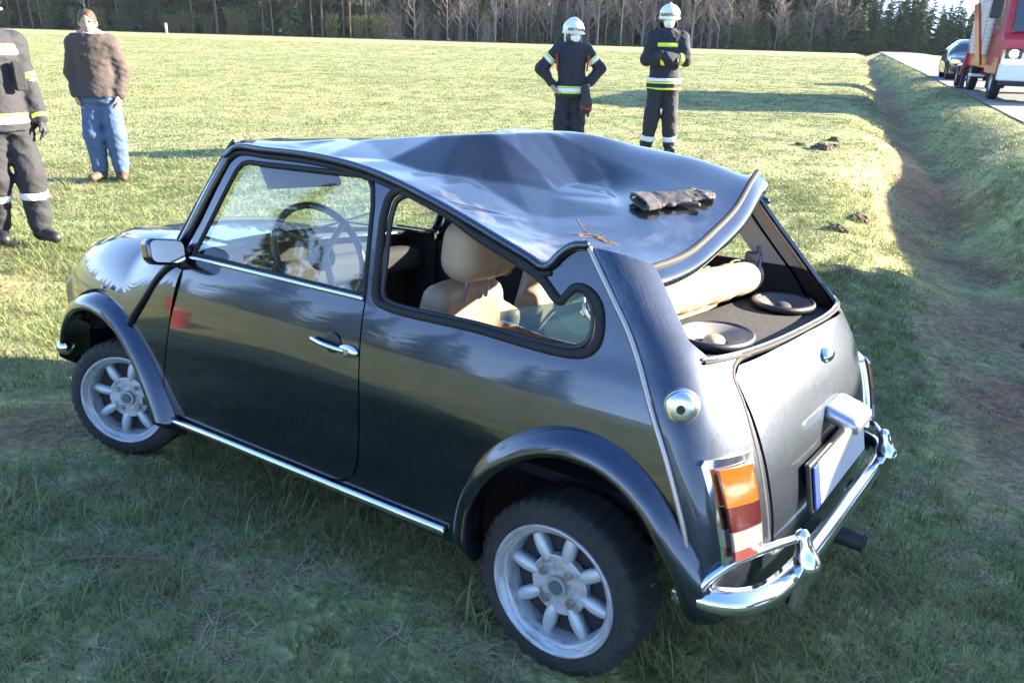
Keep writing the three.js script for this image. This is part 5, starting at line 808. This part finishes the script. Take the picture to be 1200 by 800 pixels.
{
  const R = rng(5), kinds = {
    green: { n: 'grass', l: 'short green meadow grass', m: bladeMat(.194, .226, .086), v: [tuft(1, 13, .060, .05, .9, .0022, 3), tuft(2, 15, .048, .06, 1.1, .0021, 3), tuft(3, 10, .085, .04, .8, .0023, 3)], it: [[], [], []] },
    straw: { n: 'dry_grass', l: 'dry straw coloured blades lying in the grass', m: bladeMat(.42, .33, .22), v: [tuft(4, 12, .045, .06, 2.2, .0019, 3), tuft(5, 9, .060, .05, 1.8, .0018, 3)], it: [[], []] },
    tall: { n: 'long_grass', l: 'taller grass tufts among the short meadow grass', m: bladeMat(.194, .226, .086), v: [tuft(14, 12, .13, .035, .8, .0028, 4)], it: [[]] },
    far: { n: 'meadow_grass', l: 'meadow grass further out', m: bladeMat(.194, .226, .086), v: [tuft(6, 18, .048, .13, 1.1, .005, 2), tuft(7, 18, .040, .14, 1.3, .005, 2)], it: [[], []] },
    farStraw: { n: 'meadow_straw', l: 'bleached blades among the far meadow grass', m: bladeMat(.42, .33, .22), v: [tuft(8, 14, .038, .14, 1.8, .0045, 2)], it: [[]] },
  };
  const wheels = [[.155, -1.651], [-1.508, -2.823], [.847, -2.625], [-.816, -3.797]];
  const tanH = .6486 * 1.12;
  function sow(z0, z1, dens, kind, scale) {
    const w = -z1 * tanH + 1.2, area = (z0 - z1) * 2 * w, n = Math.round(area * dens);
    for (let i = 0; i < n; i++) {
      const z = lerp(z0, z1, R()), x = (R() * 2 - 1) * w; if (Math.abs(x) > -z * tanH + 1.1) continue;
      const s = sOf(x, z); if (s > 2.0 && s < 7.4) continue; if (s > 8) continue;
      if (wheels.some(q => Math.hypot(q[0] - x, q[1] - z) < .2)) continue;
      const l = lOf(x, z), soil = sstep(-.3, .2, s + .3 * noise2(x * .9, z * .9)) * (1 - sstep(.6, 1.1, s)) * sstep(-3, -1, l);
      const bare = Math.hypot((x + 2.05) / .42, (z + 3.0) / .33) < 1.15 + .4 * noise2(x * 6, z * 6);
      const pat = fbm2(x * .8 + 3, z * .8, 3);
      if ((soil > .3 && R() < .74) || (bare && R() < .9)) continue;
      if (pat < -.28 && R() < .4) continue;
      let k = kinds[kind]; const dry = clamp(.32 - pat * .65 + soil * .6 + .15 * sstep(1.0, -1.5, s + 2) * 0); if (R() < dry) k = kinds[kind === 'green' || kind === 'tall' ? 'straw' : 'farStraw'];
      const v = Math.floor(R() * k.v.length), sc = scale * (.7 + .65 * R()) * (1 + .5 * Math.max(0, fbm2(x * 1.7, z * 1.7 + 9, 2)));
      const hgt = sc * (.75 + .5 * R()); k.it[v].push([x, ground(x, z), z, sc, hgt, R() * 6.283, R(), pat]);
    }
  }
  sow(-.9, -3.2, 1050, 'green', .95); sow(-.9, -6, 26, 'tall', 1.0); sow(-3.2, -6, 720, 'green', 1.0); sow(-6, -9.5, 190, 'green', 1.15); sow(-5.4, -9.5, 90, 'far', .75); sow(-9.5, -17, 105, 'far', .95); sow(-17, -30, 46, 'far', 1.2); sow(-30, -55, 16, 'far', 1.6); sow(-55, -100, 4.5, 'far', 2.3);
  const M4 = new THREE.Matrix4(), q = new THREE.Quaternion(), e = new THREE.Euler(), c = new THREE.Color();
  for (const k of Object.values(kinds)) k.v.forEach((g, i) => {
    const it = k.it[i]; if (!it.length) return; const im = new THREE.InstancedMesh(g, k.m, it.length); im.name = numbered(k.n); shade(im);
    it.forEach(([x, y, z, s, h, a, r, pat], j) => { e.set((r - .5) * .25, a, (r * 7 % 1 - .5) * .25); q.setFromEuler(e); M4.compose(V(x, y, z), q, V(s, h, s)); im.setMatrixAt(j, M4); const t = .78 + .5 * r; im.setColorAt(j, c.setRGB(t * (1 + .15 * (r * 13 % 1 - .5) - .15 * pat), t, t * (1 + .25 * (r * 5 % 1 - .5)))); });
    scene.add(im); tag(im, k.l, 'grass', k.l, 'stuff');
  });
}
// ------------------------------------------------------------------ small things on and in the car
function onCar(name, at) { const g = group(name); g.quaternion.copy(car.quaternion); g.position.copy(at.clone().applyQuaternion(car.quaternion).add(car.position)); return g; }
{ // glove on the roof
  const [gu, gh, gv] = gridAt(R3, 5.72, 3.42), g = onCar('work_glove', V(gu, gh, -gv)); g.scale.setScalar(.86);
  const N = (() => { const a = roofFn(5.82, 3.42).sub(roofFn(5.62, 3.42)), b = roofFn(5.72, 3.52).sub(roofFn(5.72, 3.32)); return a.cross(b).normalize(); })();
  const inner = new THREE.Group(); inner.name = 'glove_shape'; const q = new THREE.Quaternion().setFromUnitVectors(V(0, 1, 0), N);
  const f = (x, y, z) => { // x along the glove, fingers towards +x; lies on y = 0
    let d = sdBox(x + .01, y - .019, z, .062, .019, .047, .018); d = smin(d, sdBox(x + .085, y - .020, z + .004, .045, .021, .052, .018), .02);
    const fg = [[.032, .085, .036], [.012, .10, .010], [-.010, .095, -.012], [-.03, .07, -.034]];
    for (const [z0, l, z1] of fg) { d = smin(d, sdCap(x, y, z, [.04, .018, z0], [.045 + l * .55, .026, z1 * 1.05], .0145, .0135), .008); d = smin(d, sdCap(x, y, z, [.045 + l * .55, .026, z1 * 1.05], [.045 + l, .012, z1 * .9], .0135, .011), .006); }
    d = smin(d, sdCap(x, y, z, [-.02, .018, .035], [.03, .02, .075], .017, .012), .012);
    return d + .004 * noise3(x * 38, y * 30, z * 50) + .0018 * noise3(x * 90, y * 80, z * 60);
  };
  const geo = surfNet(f, V(-.16, -.02, -.09), V(.18, .07, .11), .0055);
  const cuffF = (x, y, z) => { const r = Math.hypot((y - .028) / .030, (z + .004) / .058); return Math.max(Math.abs((r - 1) * .03) - .005, Math.abs(x + .135) - .026) + .003 * noise3(x * 40, y * 60, z * 60); };
  const turn = new THREE.Quaternion().setFromAxisAngle(V(0, 1, 0), 1.05 + Math.PI);
  for (const m of [mesh('palm_and_fingers', geo, std(.045, .043, .042, .75, 0, { bumpMap: noiseBump, bumpScale: .003 }), g), mesh('cuff', surfNet(cuffF, V(-.18, -.02, -.09), V(-.09, .08, .09), .005), std(.10, .095, .088, .85), g)]) { m.quaternion.copy(q).multiply(turn); m.scale.set(1, .6, 1); }
  g.children.forEach(c => { c.position.copy(N).multiplyScalar(.004); });
  tag(g, 'crumpled dark work glove lying on the crushed roof', 'glove');
}
{ // twigs caught at the rear pillar
  const g = onCar('twig', C0(.01, 1.118, .555)); g.scale.setScalar(.5);
  mesh('stem', tube([V(-.05, -.02, .05), V(0, .0, 0), V(.05, .03, -.04), V(.075, .065, -.06), V(.085, .09, -.075)], .0035, 24, 5), std(.09, .05, .035, .9), g);
  for (const [a, b] of [[V(.05, .03, -.04), V(.03, .075, -.055)], [V(.02, .012, -.02), V(-.02, .03, .02)], [V(.0, 0, 0), V(.01, .02, .06)]]) mesh('side_shoot', between(a, b, .0024, .0012, 5), std(.10, .06, .04, .9), g);
  for (let i = 0; i < 9; i++) { const R = rng(90 + i); mesh('dry_blade', tube([V(-.10 + R() * .1, -.02, .02 + R() * .06), V(-.03 + R() * .1, .012 + R() * .01, -.02), V(.04 + R() * .08, .0 + R() * .03, -.06 - R() * .05)], .0013, 10, 4), std(.22, .16, .09, .9), g); }
  tag(g, 'broken reddish twig with dry grass caught where roof meets rear pillar', 'twig');
}
{ // blue sheet behind the rear bench
  const g = onCar('folded_blue_sheet', C(.09, .93, .26));
  mesh('sheet', patch((a, b) => V(a * .13 + .02 * b * b, .035 * Math.sin(a * 3 + b * 2) + .03 * b + .01 * noise3(a * 4, b * 5, 1), b * .17), -1, 1, 24, -1, 1, 24, (a, b) => Math.pow(Math.abs(a), 5) + Math.pow(Math.abs(b), 5) - 1, .006, -1), std(.16, .34, .40, .5), g);
  mesh('white_tab', box(.03, .006, .02, -.07, .055, .10, .002), std(.8, .8, .8, .5), g);
  tag(g, 'pale blue folded sheet lying behind the cream rear seat roll', 'sheet');
}
{ // crumpled brown cloth by the right pillar
  const g = onCar('brown_bag', C(.10, .90, -.25));
  const f = (x, y, z) => sdEll(x, y, z, .08, .05, .17) + .016 * noise3(x * 17, y * 20, z * 15) + .006 * noise3(x * 45, y * 45, z * 45);
  mesh('bag_body', surfNet(f, V(-.12, -.09, -.22), V(.12, .1, .22), .01), std(.075, .055, .045, .8), g); mesh('strap', tube([V(-.03, .04, -.12), V(-.05, .08, -.02), V(-.02, .05, .1)], .007, 16, 6), std(.03, .03, .03, .7), g);
  tag(g, 'crumpled dark brown bag lying behind the cream rear seat roll', 'bag');
}
// quarter window pane, dropped inside its opening, with its catch
mesh('quarter_window_glass', patch((u, h) => C(u, h, Wd(u, h) - lerp(.11, .03, sstep(.86, 1.02, h)) - .05 * sstep(.1, .3, u)), -.05, .32, 24, .84, .985, 16, (u, h) => Math.max(h - (.985 - .33 * Math.max(0, u - .02)), .86 - h), .003, -1), phys(.55, .68, .68, .03, 0, { transmission: .8, thickness: 0, ior: 1.9 }), car);
mesh('window_catch', [box(.018, .05, .012, 0, 0, 0, .004).rotateZ(.7).translate(...C(.0, .965, .60).toArray()), tube([C(.012, .985, .605), C(.0, .96, .615), C(-.02, .935, .61)], .005, 12, 6)], steel, car);
{ // stick in the foreground grass, clods of soil by the ditch
  const w = (x, z, dy) => V(x, ground(x, z) + dy, z);
  const s = group('fallen_stick'); mesh('stick', tube([w(-1.30, -1.93, .03), w(-1.18, -1.945, .04), w(-1.05, -1.95, .035), w(-.98, -1.93, .045)], .0045, 30, 6), std(.16, .11, .08, .95), s); mesh('side_shoot', between(w(-1.1, -1.95, .04), w(-1.04, -1.99, .06), .003, .0015, 5), std(.16, .11, .08, .95), s); tag(s, 'thin brown stick lying in the shaded grass', 'stick');
  const R = rng(321), soil = std(.085, .055, .042, 1, 0, { bumpMap: noiseBump, bumpScale: .01 });
  const spots = [[4.35, -11.6, .16], [4.6, -11.9, .12], [4.2, -12.0, .1], [3.55, -4.95, .10], [2.6, -6.1, .09], [3.05, -7.4, .1], [3.5, -8.0, .12], [4.9, -12.6, .1]];
  spots.forEach(([x, z, r], i) => { const g = surfNet((a, b, c) => sdEll(a, b, c, r, r * .5, r * .85) + r * .3 * noise3(a * 9 / r * .12 + i, b * 14, c * 12) + .014 * noise3(a * 50, b * 50, c * 50 + i), V(-r * 1.5, -r, -r * 1.5), V(r * 1.5, r, r * 1.5), r / 9); const m = mesh('soil_clod', g, soil); m.position.copy(w(x, z, .0)); m.rotation.y = R() * 6; tag(m, i === 0 ? 'clump of torn up brown soil on the sunlit meadow' : 'clod of dark soil lying along the shaded ditch', 'soil', i === 0 ? null : 'clods along the ditch'); });
}

{ // unseen red bucket, added for the red reflection in wing and door
  const x = -5.1, z = -2.66, b = group('added_red_bucket'); b.position.set(x, ground(x, z), z);
  mesh('bucket_body', new THREE.LatheGeometry([[0, .005], [.11, .005], [.115, .0], [.15, .30], [.158, .30], [.158, .315], [.145, .312], [.108, .02], [0, .02]].map(p => new THREE.Vector2(...p)), 32), std(.26, .010, .016, .5), b);
  mesh('handle', tube([V(-.155, .30, 0), V(-.1, .22, .13), V(0, .19, .165), V(.1, .22, .13), V(.155, .30, 0)], .004, 24, 6), steel, b);
  tag(b, 'unseen red plastic bucket added on the meadow for the red reflection in the car door', 'bucket');
}
scene.fog = new THREE.FogExp2(new THREE.Color(.72, .80, .92), .00009);
renderer.render(scene, camera);
